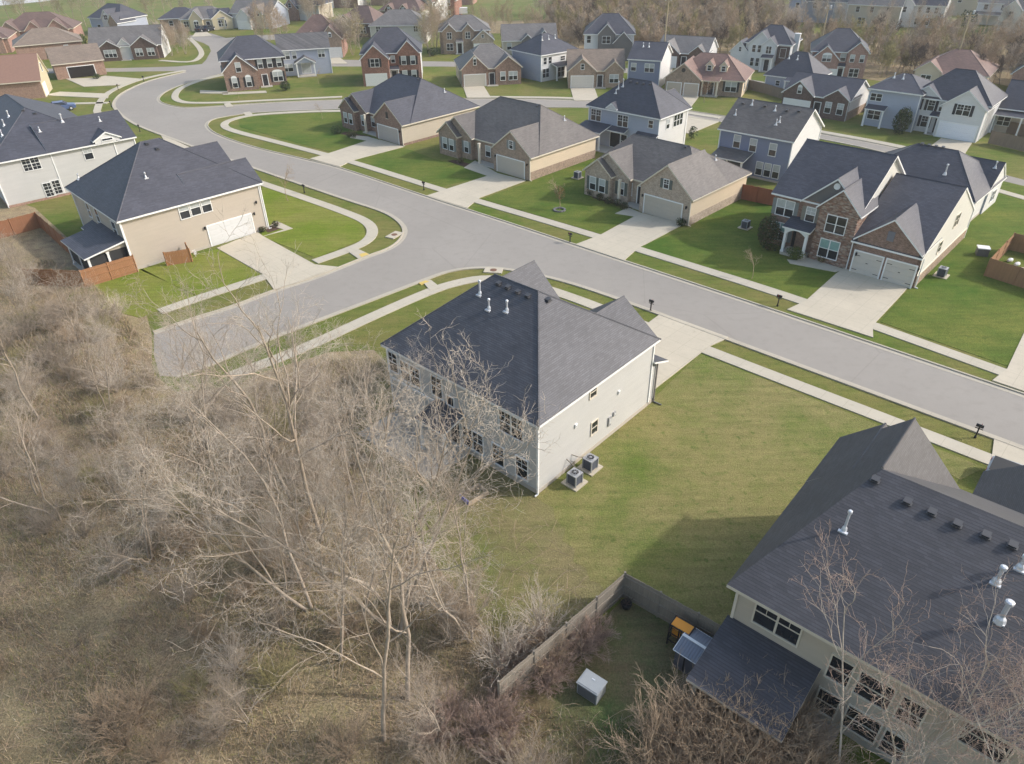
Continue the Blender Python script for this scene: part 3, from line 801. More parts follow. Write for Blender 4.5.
def central_house():
    h = House('light grey two-storey house in the middle, dark hip roof, two air conditioners beside it', (537.6, 494.2, 0), (13.4, 0.35), -42.6, wall=GREY_S, roof=CHAR)
    fd = (.32, FOUND)
    h.vol(.15, 13.4, .35, 12.4, 5.5, 'hx', 9.75, 4.6, 8.3, found=fd, o=.30)
    h.vol(0.3, 5.0, 7.0, 12.41, 5.495, 'gy', 7.95, zb=2.0, board=False, o=.3, og=.22)
    h.vol(7.9, 13.3, 7.5, 12.42, 5.49, 'gy', 7.7, zb=3.2, board=False, o=.3, og=.22)
    h.shed(7.6, 13.4, 12.43, 14.0, 3.05, 3.75, 'B')
    b = MB(); b.box(7.7, 13.39, 12.44, 13.1, .0, 3.15, GREY_S); b.box(7.66, 13.42, 12.5, 13.13, .0, .33, FOUND); b.build('garage_front', h.root)
    h.garage('B', 13.11, 10.6, 4.9, 2.2)
    h.wp('F', .35, [(511.3, 425.5)], 1.85, 1.5, '2g'); h.wp('F', .35, [(450.5, 401)], .62, .66, 'p')
    h.wp('F', .35, [(393, 362)], .95, 1.5, 'g'); h.wp('F', .35, [(410.5, 374)], 1.9, 1.5, '2g'); h.wp('F', .35, [(437, 387)], .95, 1.5, 'g')
    h.wp('F', .35, [(522, 468), (498.5, 455)], .92, 1.5, 'g'); h.wp('F', .35, [(473, 440)], 1.8, 1.5, '2g')
    h.put('patio_door', window_mesh(1.8, 2.0, '2p'), 'F', .35, 5.9, 1.15)
    h.slab(.4, 7.6, -3.2, .3, .14, name='patio'); b = MB(); b.box(.2, 4.6, .28, .345, 2.75, 2.9, TRIM); b.build('belt_trim', h.root)
    h.shed(4.9, 7.3, -1.5, .33, 2.7, 3.2, 'F', .15); h.post(5.0, -1.4, .14, 2.65, .08); h.post(7.2, -1.4, .14, 2.65, .08)
    h.wp('R', 13.4, [(594, 427)], .62, .95, 'c'); h.wp('R', 13.4, [(593, 391.5)], .62, .75, 'c')
    for px, w, hh in (((575.5, 425.5), .22, .28), ((618.5, 392), .2, .26), ((609, 421), .30, .72), ((613.8, 413.5), .24, .34)):
        u, z = h.wallpix('R', 13.4, *px); b = MB(); b.box(-w/2, w/2, -.09, 0, -hh/2, hh/2, TRIM if hh < .3 else plain('meter_grey', (.30, .30, .30), .5)); b.box(-w/3, w/3, -.11, -.09, -hh/4, hh/4, GALV)
        h.put('wall_vent' if hh < .3 else 'electric_meter', b.mesh('wall_box'), 'R', 13.4, u, z)
    h.spout(13.49, 13.05, 3.4, .9, 0, plain('bronze_gutter', (.16, .15, .145), .5)); h.spout(13.47, .28, 5.3, 0, -.3)
    h.vents([(498.8, 285), (508, 288.7), (518, 293), (528, 297), (548, 301)])
    h.flues([(480, 294.5)], .8, .075); h.flues([(489, 309), (507, 311)], .55, .07)
    return h.done()

def corner_house():
    h = House('cream two-storey house in the lower right corner, dark roof partly behind bare trees', (727, 585, 5.3), (-.35, -.35), -41.6, wall=TAN_S, roof=CHAR_LOW, trim=CREAMTRIM)
    fd = (.3, FOUND)
    h.vol(0.05, 19, .1, 12.2, 5.3, 'hx', 8.55, 2.8, 16.0, found=fd, rc=7.3, o=.42, cap=False)
    h.vol(0.06, 5.5, 7.75, 12.0, 5.295, 'gy', 8.5, o=.42, board=False, rc=2.75, zb=.05)
    h.vol(0.04, 3.0, 8.5, 12.62, 5.305, 'gy', 7.2, board=False, o=.43, zb=.05)
    h.vol(6.6, 13.0, 11, 17.5, 3.3, 'gy', 6.3, board=False, zb=.05)
    h.shed(.05, 3.9, -3.3, .08, 2.35, 3.05, 'F', .2, mat=shingle('shingle_porch', (0.060, 0.060, 0.070), 0.15, 0.03)); h.slab(1.0, 5.6, -5.6, .0, .16, concrete('patio_pavers', (.36, .30, .25)), 'patio')
    for x in (.2, 2.0, 3.7): h.post(x, -3.2, .16, 2.3, .09)
    b = MB(); b.box(.1, .16, -3.1, .0, .16, 2.3, plain('insect_screen', (.035, .035, .036), .8)); b.build('porch_screen', h.root)
    h.wp('F', .1, [(777.5, 621.5)], 1.95, 1.5, '2gc')
    for u, z, w, st in ((4.75, 3.55, .95, 'c'), (6.12, 3.55, 1.45, 'c'), (7.5, 3.5, .95, 'c'), (9.9, 4.25, 1.7, 'c'), (4.75, 1.25, .95, 'c'), (6.2, 1.25, 1.45, 'c'), (7.5, 1.15, .95, 'c'), (11.4, 1.3, 1.5, 'c'), (12.6, 4.25, 1.0, 'c')):
        h.win('F', .1, u, z, w * .88, 1.4, st)
    h.vents([(907, 503), (931.5, 513.5), (957, 525), (985.5, 536.5), (1012, 547), (875, 481)])
    h.flues([(844, 530)], .95, .07); h.flues([(996, 582)], .7, .1); h.flues([(1000, 620)], .9, .12); h.flues([(1020, 568)], .5, .1)
    return h.done()

def beige_house():
    h = House('beige two-storey house at left with white garage door and screened porch', (136.1, 270.3, 0), (.3, .1), 44.4, wall=BEIGE_S, roof=CHAR2)
    fd = (.3, FOUND)
    h.vol(.3, 14.75, .1, 13.9, 5.25, 'hx', 10.0, 6.5, 8.4, found=fd, o=.38)
    h.vol(8.0, 15.0, .25, 5.2, 5.245, 'gx', 7.3, board=False, zb=.05); h.vol(8.0, 15.4, 6.9, 13.2, 5.2, 'gx', 7.6, board=False, zb=.05)
    h.garage('F', .1, 10.75, 4.9, 2.2, (.56, .56, .56)); h.lamp('F', .1, 8.0, 2.15); h.lamp('F', .1, 13.6, 2.15); h.lamp('F', .1, 14.1, 3.3)
    h.wp('F', .1, [(184, 211), (195, 207.5), (206, 204.5)], .95, 1.5, 'b')
    h.wp('L', .3, [(89, 210), (97.5, 215.5)], .85, 1.45, ''); h.wp('L', .3, [(115, 229)], 1.0, 1.5, '')
    h.spout(14.9, .0, 5.1, .4, 0); h.spout(.2, .0, 5.1, 0, -.3)
    # screened porch on the left end
    h.shed(-3.5, .28, .3, 6.4, 2.55, 3.25, 'L', .3, mat=shingle('shingle_slate_porch', (0.066, 0.067, 0.082), 0.1, 0.03))
    b = MB(); sc = plain('insect_screen', (.035, .035, .036), .8)
    for x0, x1, y0, y1 in ((-3.4, .2, .42, .46), (-3.42, -3.38, .5, 6.2)): b.box(x0, x1, y0, y1, .5, 2.45, sc)
    b.build('porch_screen', h.root)
    b = MB(); b.box(-3.45, .25, .36, .42, .1, .5, TRIM); b.build('porch_rail', h.root); b = MB(); b.prism([(-3.5, 2.5), (.25, 2.5), (.25, 3.12)], -.44, -.38, BEIGE_S); o = b.build('porch_gable', h.root); o.rotation_euler = (R(90), 0, 0)
    for x, y in ((-3.4, .38), (-3.4, 3.2), (-3.4, 6.2), (-1.6, .38)): h.post(x, y, .1, 2.5, .1)
    h.slab(-3.6, .2, .3, 6.4, .1)
    h.shed(-.9, .28, 7.9, 9.5, 2.3, 2.75, 'L', .1)   # bay window hood
    b = MB(); b.box(-.8, .3, 8.0, 9.4, .0, 2.3, BEIGE_S); b.box(-.83, -.8, 8.1, 9.3, .9, 2.2, GLASS); b.build('bay_window', h.root)
    h.vents([(147, 144.5), (157.5, 150)]); h.flues([(118.5, 151)], .75, .09); h.flues([(79, 179), (146, 178)], .35, .06)
    return h.done()

def far_left_house():
    h = House('pale grey two-storey house at the left edge behind the beige house', (10, 208, 0), (-.75, .5), 41.3, wall=GREY_S, roof=CHAR2)
    h.vol(-.8, 12.8, .5, 26, 5.4, 'hy', 9.1, 9.2, 20.0, found=(.3, BR_ORANGE), o=.4)
    h.vol(5.5, 15.3, .52, 9.6, 5.395, 'gx', 7.9, found=(.3, BR_ORANGE), o=.4)
    h.wp('F', .5, [(31, 163.5)], 1.8, 1.5, '2G'); h.wp('F', .5, [(88, 153)], .95, 1.5, 'bg'); h.wp('F', .5, [(49, 189.5), (56.5, 187)], .95, 1.6, 'G')
    h.vol(10.6, 13.6, .1, 3, 5.8, 'gy', 6.7, og=.15, o=.2, wall=dict(F=WHITE_S, L=None, R=None, B=None), zb=5.3, board=False)
    u, z = 12.1, 5.75; h.win('F', .1, u, z, 1.2, .22, 'p')
    h.vents([(23, 111), (35, 114)]); h.flues([(62.5, 122)], .8, .1); h.flues([(40, 132), (100, 121)], .35, .06); h.flues([(9, 117), (4.5, 126), (2.5, 136)], .6, .08)
    h.spout(-.85, .4, 5.2)
    return h.done()

def ranch(label, px, roof, brickm, sidem, W=18.2, D=13.4, found=1.0, col=(.50, .46, .39), shut=None, zr=7.55, nested=True, lx=0.0, split=False, door=(.03, .03, .035), gz=5.75, trim=None, rx=None):
    """one-storey house: hip roof, garage gable at right, nested gables at left, recessed porch between; origin = front right corner"""
    h = House(label, px, (W, 0), -45, wall=brickm, roof=roof, trim=trim or CREAMTRIM)
    w = dict(F=brickm, L=sidem, R=sidem, B=sidem)
    h.vol(lx, W, 1.7, D, 3.0, 'hx', zr, (rx or (lx + 5.6, W - 5.0))[0], (rx or (lx + 5.6, W - 5.0))[1], wall=w, o=.36, board=False)
    h.vol(W - 6.6, W + .006, 0, 7.0, 3.0, 'gy', gz, wall=w, o=.36, og=.2, board=False)
    h.vol(lx + .1, lx + 6.2, 1.0, 7, 3.02, 'gy', 5.45, wall=brickm, o=.36, og=.2)
    if nested: h.vol(lx + .3, lx + 4.1, .25, 4, 3.0, 'gy', 4.75, wall=brickm, o=.3, og=.2)
    b = MB(); b.box(W - .2, W + .03, .02, D + .02, 0, found, brickm); b.build('brick_base', h.root)
    gx = W - 3.45
    if split:
        h.garage('F', 0, W - 4.85, 2.5, 2.1, col); h.garage('F', 0, W - 1.85, 2.5, 2.1, col)
    else: h.garage('F', 0, gx, 4.9, 2.15, col)
    h.lamp('F', 0, W - 6.2, 2.0); h.lamp('F', 0, W - .45, 2.0)
    fy = .25 if nested else 1.0
    h.win('F', fy, lx + 1.55, 1.65, .85, 1.5, 'b', shut); h.win('F', fy, lx + 2.95, 1.65, .85, 1.5, 'b', shut)
    h.win('F', 1.0, lx + 5.2, 1.65, .8, 1.45, 'b', shut)
    if gz > 5: 
        if shut: h.win('F', 0, gx + .15, 3.95, .62, .95, 'g', shut)
        else:
            b = MB(); b.box(-.26, .26, -.05, 0, -.5, .4, plain('louvre', (.06, .05, .045), .7)); b.box(-.3, .3, -.06, .0, -.56, -.5, CREAMTRIM); h.put('gable_vent', b.mesh('gable_vent'), 'F', 0, gx + .15, 3.9)
    h.door('F', 1.7, W - 7.6, .15, door); h.win('F', 1.7, W - 9.4, 1.6, .9, 1.4, 'b')
    h.slab(W - 10.6, W - 6.7, .3, 1.65, .15); h.post(W - 9.9, .5, .15, 2.85, .13)
    q = W - 5.4; 
    b = box_vent_mesh(); link('roof_vent', b, h.root, (q, D/2 + .6, h.roofz(q, D/2 + .6)))
    link('vent_pipe', flue_mesh(.35, .06), h.root, (W - 2.6, D * .72, h.roofz(W - 2.6, D * .72)))
    h.spout(W + .05, -.05, 2.9, .4, 0)
    return h.done()

def brick_house():
    h = House('two-storey brick and stone house right of centre with two white garage doors', (913.3, 288.5, 0), (15.25, -.7), -43.6, wall=BR_BROWN, roof=CHAR2)
    w = dict(F=BR_BROWN, L=BR_BROWN, R=STONEW_S, B=STONEW_S)
    h.vol(.35, 8.7, .35, 12.0, 5.35, 'gx', 9.3, wall=w, o=.38, og=.28, gable=dict(R=STONEW_S))
    h.vol(9.05, 15.2, -.68, 14.6, 3.05, 'gx', 7.35, wall=dict(F=BR_BROWN, R=STONEW_S, L=BR_BROWN, B=STONEW_S), o=.38, og=.08, rc=7.3)
    h.vol(9.5, 14.9, -.95, 4.0, 3.35, 'gy', 5.95, wall=BR_BROWN, o=.34, og=.22)
    h.vol(3.45, 8.95, .0, 6.0, 5.3, 'gy', 8.1, wall=BR_BROWN, gable=dict(F=DKGREY_S), o=.3, og=.22)
    h.vol(5.35, 8.98, -.7, 3.0, 5.32, 'gy', 7.45, wall=STONE, o=.34, og=.22)
    b = MB(); b.box(15.1, 15.25, -.64, 14.5, 0, 1.15, BR_TAN); b.box(15.1, 15.29, -.64, 14.5, 1.15, 1.22, CREAMTRIM); b.build('brick_base', h.root)
    for u in (10.85, 13.75): h.garage('F', -.95, u, 2.5, 2.15, (.52, .49, .44), True)
    for u in (9.75, 15.2): h.lamp('F', -.95 if u < 15 else -.68, u if u < 15 else 15.18, 1.9)
    b = MB(); b.box(-.3, .3, -.05, 0, -.45, .45, plain('louvre_grey', (.16, .16, .18), .7)); h.put('gable_vent', b.mesh('gable_vent'), 'F', -.95, 12.2, 4.3)
    h.win('F', .35, 1.6, 4.0, 1.75, 1.55, '2b', GRYSH); h.win('F', .35, 1.5, 1.55, 1.75, 1.75, '2t', GRYSH)
    h.win('F', .0, 4.35, 4.1, .85, 1.35, 'bg', OLV); h.win('F', -.7, 7.15, 4.0, 1.8, 1.6, '2'); h.win('F', -.7, 7.05, 1.5, 1.8, 1.75, '2t')
    h.vent_disc('F', .0, 6.2, 7.3, .3)
    h.door('F', .35, 3.95, .3, (.045, .05, .07)); 
    b = MB(); b.box(-.16, .16, -.03, 0, .3, 2.3, GLASS); h.put('sidelight', b.mesh('sidelight'), 'F', .35, 3.1, 0)
    h.slab(2.7, 5.1, -1.5, .3, .3); h.post(2.85, -1.35, .3, 2.75, .12); h.post(4.95, -1.35, .3, 2.75, .12)
    h.shed(2.6, 5.2, -1.55, .33, 2.95, 3.5, 'F', .12)
    b = MB(); pts = [(2.73, -1.5, 2.9)] + [(2.97 + 1.86 * i / 10, -1.5, 2.35 + .42 * math.sin(math.pi * i / 10)) for i in range(11)] + [(5.07, -1.5, 2.9)]
    b.poly(pts, TRIM); b.poly([(x, -1.44, z) for x, y, z in pts][::-1], TRIM); b.build('porch_arch', h.root)
    h.win('R', 15.2, 4.6, 2.3, .9, 1.1, 'c'); h.win('R', 15.2, 8.2, 3.9, 1.3, 1.2, '2c')
    h.spout(9.1, -.75, 2.95); h.spout(15.33, -.6, 2.9, .3, 0)
    return h.done()
OLV = (0.20, 0.19, 0.16)

def blue_white_house():
    h = House('pale blue two-storey house with white sides behind the tan ranch houses', (689.5, 108.5, 5.3), (12.45, 7.4), -43, wall=LBLUE_S, roof=CHAR2)
    w = dict(F=LBLUE_S, R=WHITE_S, L=WHITE_S, B=LBLUE_S)
    h.vol(.3, 12.1, .35, 7.4, 5.3, 'hx', 8.9, 4.5, 8.1, wall=w, o=.38)
    h.vol(6.5, 12.0, 4.0, 8.0, 5.25, 'gy', 7.4, wall=w, board=False, zb=.03)
    h.vol(3.55, 5.25, .0, 1.4, 5.5, 'gy', 6.25, o=.12, og=.1, wall=dict(F=WHITE_S, L=None, R=None, B=None), zb=5.2, board=False)
    h.win('F', .35, 1.55, 4.1, 1.7, 1.5, '2g'); h.win('F', .35, 6.2, 4.0, 1.7, 1.5, '2g'); h.win('F', .35, 10.8, 4.3, .7, .95, '')
    h.win('F', .35, 8.3, 1.7, .8, .9, ''); h.put('patio_door', window_mesh(1.7, 2.0, 'p'), 'F', .35, 5.1, 1.2); h.win('F', .35, 6.6, 1.3, .95, 1.7, '')
    h.shed(.0, 4.2, -2.3, .32, 2.6, 3.2, 'F', .2); h.shed(4.4, 7.2, -.7, .32, 2.75, 3.15, 'F', .1); h.shed(8.9, 12.1, -.9, .32, 2.55, 3.1, 'F', .1)
    for x in (.1, 4.1): h.post(x, -2.2, .12, 2.5, .1)
    h.slab(-.1, 5.8, -2.5, .3, .12)
    h.win('R', 12.1, 2.6, 4.1, .75, 1.2, 'b'); h.win('R', 12.1, 5.2, 4.15, 2.3, 1.5, '3')
    h.vents([(630.5, 82.5), (637, 83.8), (643.5, 84.8), (650, 85.5)]); h.flues([(618.5, 88.5), (623, 87)], .8, .07); h.flues([(616, 93), (603, 91)], .3, .06)
    return h.done()

def blue_house():
    h = House('deep blue two-storey house with white gable end, behind the red fence and brick house', (717.6, 128.4, 5.35), (-.3, -.38), -42, wall=BLUE_S, roof=WEATH)
    w = dict(F=BLUE_S, R=WHITE_S, L=WHITE_S, B=BLUE_S)
    h.vol(0, 9.5, 0, 8.6, 5.35, 'gx', 8.3, wall=w, o=.38, og=.3, found=(.25, FOUND))
    h.win('F', 0, 2.4, 4.1, .85, 1.5, 'b'); h.win('F', 0, 4.6, 4.0, .85, 1.5, 'b'); h.win('F', 0, 7.2, 3.9, .85, 1.45, 'b')
    for x in (5.9, 7.0, 8.1): h.win('F', 0, x, 1.35, .8, 1.6, 'b')
    h.shed(.5, 4.6, -2.4, -.02, 2.55, 3.15, 'F', .25); h.slab(.3, 4.8, -2.6, -.02, .12)
    for x in (.6, 2.5, 4.5): h.post(x, -2.3, .12, 2.5, .1)
    b = MB(); b.box(.7, 4.4, -2.28, -2.24, .9, 2.3, plain('insect_screen', (.035, .035, .036), .8)); b.build('porch_screen', h.root)
    h.vents([(743, 104), (765, 107), (787, 111), (799, 112)]); h.flues([(752, 105), (775, 111)], .4, .07); h.flues([(735.5, 114.5), (779.5, 122), (776, 125)], .45, .06)
    return h.done()

def rear_neighbour():
    h = House('white-sided house behind the brick house, charcoal hip roof with a row of ridge vents', (963.7, 227.2, 0), (13, 0), -45, wall=WHITE_S, roof=CHAR2)
    w = dict(F=LBLUE_S, R=WHITE_S, L=WHITE_S, B=WHITE_S)
    h.vol(0, 13, 0, 10.6, 2.9, 'hx', 6.3, 4.8, 9.0, wall=w, rc=5.0, found=(.3, FOUND))
    h.vol(7, 13.2, 5.2, 10.4, 2.85, 'gx', 5.2, wall=w, board=False, og=.1)
    h.win('F', 0, 11.6, 1.7, .9, 1.3, ''); h.win('R', 13.2, 7.8, 1.5, 1.4, 1.2, '2')
    h.vents([(915, 144), (922, 145), (929, 146), (936, 147), (943, 148), (949, 149)]); h.flues([(945, 174)], .9, .09); h.flues([(995, 168)], .5, .07)
    return h.done()

def two_storey(label, px, W, D, az, front, side, roof, gables, zr=8.7, ze=5.35, wins=(), gar=None, door=None, shut=None, o=.38, loc=(0, 0), ri=4.2, kind='hx', trim=None, found=None, chim=None, flues=0, gcol=(.72, .71, .69), porch=None, openg=None):
    h = House(label, px, loc, az, wall=front, roof=roof, trim=trim)
    w = dict(F=front, L=side, R=side, B=side)
    if kind == 'hx': h.vol(0, W, 0, D, ze, 'hx', zr, ri, W - ri, wall=w, o=o)
    else: h.vol(0, W, 0, D, ze, kind, zr, wall=w, o=o)
    for x0, x1, yf, e, z, m in gables:
        if m == 'open':
            h.vol(x0, x1, yf, D * .5, e, 'gy', z, wall=dict(F=None, L=None, R=None, B=None), o=.3, og=.22, board=False)
            h.W.poly([(x0, yf + .02, e), (x1, yf + .02, e), ((x0 + x1) / 2, yf + .02, z - .1)], side); h.slab(x0, x1, yf, -.01, .12)
            for q in (x0 + .15, x1 - .15): h.post(q, yf + .15, .12, e, .12)
            continue
        m = m or front
        h.vol(x0, x1, yf, D * .5, e, 'gy', z, wall=dict(F=m, L=side if x0 < .5 else m, R=side if x1 > W - .5 else m, B=None), o=.3, og=.22, board=False)
    for x, z, ww, hh, st, sh, y in wins: h.win('F', y, x, z, ww, hh, st, sh)
    if gar: h.garage('F', gar[1], gar[0], gar[2], 2.15, gcol)
    if openg:
        b = MB(); b.box(-openg[1]/2, openg[1]/2, -.03, 0, 0, 2.15, plain('open_garage_shade', (.02, .016, .014), .9)); b.box(-openg[1]/2 - .14, -openg[1]/2, -.08, 0, 0, 2.3, TRIM); b.box(openg[1]/2, openg[1]/2 + .14, -.08, 0, 0, 2.3, TRIM); b.box(-openg[1]/2, openg[1]/2, -.08, 0, 2.15, 2.3, TRIM); h.put('garage_door', b.mesh('garage_door'), 'F', 0, openg[0], 0)  # no door here: near-black panel paints the shade inside the open garage
    if door: h.door('F', door[1], door[0], .1); h.slab(door[0] - 1.1, door[0] + 1.1, door[1] - 1.3, door[1] - .01, .1)
    if porch:
        x0, x1, y0, y1 = porch; h.shed(x0, x1, y0, y1 - .02, 2.7, 3.15, 'F', .1)
        h.post(x0 + .1, y0 + .1, .1, 2.65, .1); h.post(x1 - .1, y0 + .1, .1, 2.65, .1)
    if chim:
        b = MB(); b.box(-.5, .5, -.35, .35, 0, chim[2], chim[3]); b.box(-.58, .58, -.43, .43, chim[2], chim[2] + .15, TRIM); b.build('chimney', h.root, (chim[0], chim[1], 0))
    for i in range(flues):
        x = W * (.3 + .18 * i); y = D * .34; z = h.roofz(x, y); link('vent_pipe', flue_mesh(.5, .08), h.root, (x, y, z))
    return h.done()

def far_houses():
    T = two_storey
    # ---- right of centre, second street
    h = T('dark-fronted one-storey house with white garage door and white gable end, beyond the blue house', (845.5, 121, 0), 10.6, 8.6, -42, BR_DARK, WHITE_S, CHAR2, [(0, 4.9, -.6, 3.1, 5.2, None), (6.7, 10.55, -.5, 3.1, 4.6, None)], 5.5, 3.1,
          [(7.6, 1.7, .9, 1.6, 'bg', None, -.5), (9.5, 1.7, .9, 1.6, 'bg', None, -.5), (2.6, 3.7, .6, .9, 'ba', None, -.6)], (2.5, -.6, 4.3), (5.7, 0), loc=(10.6, 0), kind='gx')
    b = MB(); b.box(10.5, 10.64, .02, 8.58, 0, 1.3, BR_TAN); b.build('brick_base', h.root)
    T('pale blue-grey one-storey house with dark roof, left of the dark-fronted house', (763.5, 92, 0), 8.5, 8, -40, LBLUE_S, LBLUE_S, CHAR2, [], 6.6, 3.0, [(2.3, 1.8, .7, .8, '', None, 0), (6.3, 1.2, .9, 1.5, '', None, 0)], porch=(4.0, 7.4, -1.5, 0), ri=3.2, flues=2)
    T('light grey two-storey house behind a wooden fence, between the dark-fronted and the white house', (868, 88, 5.4), 7.2, 8, -42, LBLUE_S, LBLUE_S, CHAR2, [], 7.2, 5.4, [(1.1, 4.2, 1.6, 1.0, '2', None, 0), (1.4, 1.7, 1.8, 1.3, '2', None, 0)], loc=(-.3, -.38), ri=3.0, flues=2, porch=(.3, 3.0, -1.2, 0))
    h = T('white two-storey house with black shutters and wide white garage door, at the right', (975, 143, 0), 10.6, 8.0, -43, WHITE_S, WHITE_S, CHAR2, [(0, 4.3, -.1, 4.75, 6.5, None), (5.0, 10.6, -1.6, 4.4, 6.8, None)], 8.4, 4.8,
          [(1.1, 3.8, .85, 1.4, 'g', BLK, -.1), (3.2, 3.8, .85, 1.4, 'g', BLK, -.1), (.9, 1.5, .85, 1.5, 'g', BLK, -.1), (2.9, 1.5, .85, 1.5, 'g', BLK, -.1), (7.8, 4.1, 1.7, 1.4, '2g', BLK, -1.6), (4.7, 3.8, .8, 1.2, 'b', None, 0)], (7.8, -1.6, 4.9), (4.65, 0), loc=(10.6, -1.6), ri=4.0, porch=(3.7, 5.0, -1.3, 0), gcol=(.74, .75, .79))
    T('tan house with low dark roof at the right edge behind the wooden fence', (992, 131, 0), 12, 8, -40, TAN_S, TAN_S, CHAR2, [], 6.6, 3.4, [(1.0, 1.6, 1.6, 1.2, '2', None, 0), (5.0, 1.8, 1.4, 1.3, '2', None, 0)], flues=3, kind='gx', porch=(-.2, 3.4, -1.6, 0))
    T('brick house with white gable just showing at the right edge, below the woods', (1006, 95, 0), 11, 9, -40, BR_PINK, WHITE_S, CHAR2, [(0, 5.0, -.8, 3.6, 6.4, None)], 7.4, 3.6, [(2.5, 4.4, 1.1, .8, 'ba', None, -.8), (2.5, 1.6, 1.7, 1.4, '2', None, -.8)], ri=4)
    T('house with reddish brown hip roof in front of the woods, above the white house', (912, 86, 0), 11.5, 11, -38, CREAM_S, CREAM_S, RUST, [(0, 4.2, -.9, 2.9, 4.6, None)], 6.0, 2.9, [(2.0, 1.6, 1.6, 1.3, '2', None, -.9), (6.6, 1.3, 1.6, 1.9, '2', None, 0)], ri=4.6, porch=(4.4, 8.0, -1.4, 0), trim=CREAMTRIM)
    T('pink brick two-storey house with twin gables against the woods, right of the tall white house', (807, 79, 0), 9.8, 9, -20, BR_PINK, WHITE_S, CHAR2, [(0, 4.9, -1.4, 3.8, 6.3, None), (6.3, 9.8, -.6, 5.1, 7.0, None)], 8.5, 5.1,
      [(2.7, 4.1, 1.5, 1.1, '2ba', None, -1.4), (7.2, 4.1, .7, 1.2, 'bg', None, -.6), (8.9, 4.1, .7, 1.2, 'bg', None, -.6), (8.0, 1.6, 1.6, 1.4, '2', None, -.6), (5.6, 4.1, .9, 1.2, 'b', None, 0)], (2.7, -1.4, 4.6), (5.6, 0), ri=3.8, porch=(4.95, 6.2, -1.0, 0))
    h = T('tall white two-storey house with dark roof and steep front gables against the woods', (743, 68, 0), 8.8, 8, -32, WHITE_S, WHITE_S, CHAR2, [(-3.0, .6, -.3, 3.0, 5.2, None), (.7, 5.2, -.8, 4.9, 7.2, None), (3.6, 6.2, -1.3, 4.9, 6.3, None)], 7.9, 5.0,
      [(1.8, 4.0, .65, 1.3, '', None, -.8), (2.9, 4.0, .65, 1.3, '', None, -.8), (4.9, 4.0, 1.0, 1.3, '2', None, -1.3), (1.8, 1.5, .65, 1.5, '', None, -.8), (2.9, 1.5, .65, 1.5, '', None, -.8), (7.5, 3.4, 1.1, 1.7, 'b', None, -.01), (-1.1, 3.6, .5, .8, '', None, -.3)], None, (4.9, -1.3), ri=3.2, porch=(3.9, 6.1, -2.5, -1.3), chim=(9.15, 3.0, 6.6, WHITE_S))
    b = MB(); b.box(6.3, 8.75, -.06, -.01, 0, 4.6, BR_DARK); b.build('brick_panel', h.root)

def dormer_house():
    h = House('tan brick house with rusty brown roof and two small dormers, beyond the pale blue house', (741, 97.5, 0), (12.8, 1.0), -25, wall=BR_TAN, roof=RUST, trim=CREAMTRIM)
    w = dict(F=BR_TAN, L=BR_TAN, R=CREAM_S, B=CREAM_S)
    h.vol(0, 12.8, .8, 10.5, 2.8, 'hx', 6.2, 4.0, 8.6, wall=w, o=.4)
    h.vol(-.6, 5.6, -1.2, 6, 2.8, 'gy', 5.5, wall=BR_TAN, o=.35, og=.22)
    h.garage('F', -1.2, 1.1, 2.5, 2.1, (.45, .38, .31)); h.garage('F', -1.2, 4.2, 2.5, 2.1, (.45, .38, .31))
    b = MB(); b.tube([(0, 0, 0), (0, -.05, 0)], [.35, .35], plain('louvre', (.06, .05, .045), .7), 14); h.put('gable_vent', b.mesh('gable_vent'), 'F', -1.2, 2.5, 4.3)
    for x in (6.4, 8.9):
        h.vol(x - .65, x + .65, 2.0, 4.6, 4.75, 'gy', 5.6, wall=dict(F=CREAM_S, L=CREAM_S, R=CREAM_S, B=None), o=.15, og=.15, zb=3.4, board=False)
        h.win('F', 2.0, x, 4.35, .6, .8, '')
    h.door('F', .8, 7.3, .15); h.slab(5.8, 8.8, -.6, .78, .15); h.shed(5.7, 8.9, -.8, .78, 2.75, 3.2, 'F', .1); h.post(6.0, -.6, .15, 2.7, .12); h.post(8.6, -.6, .15, 2.7, .12)
    h.win('F', .8, 10.8, 1.7, 1.9, 1.6, '2b', BLK)
    h.win('R', 12.8, 3.0, 1.6, .8, 1.4, ''); h.win('R', 12.8, 6.5, 1.6, .8, 1.4, '')
    return h.done()

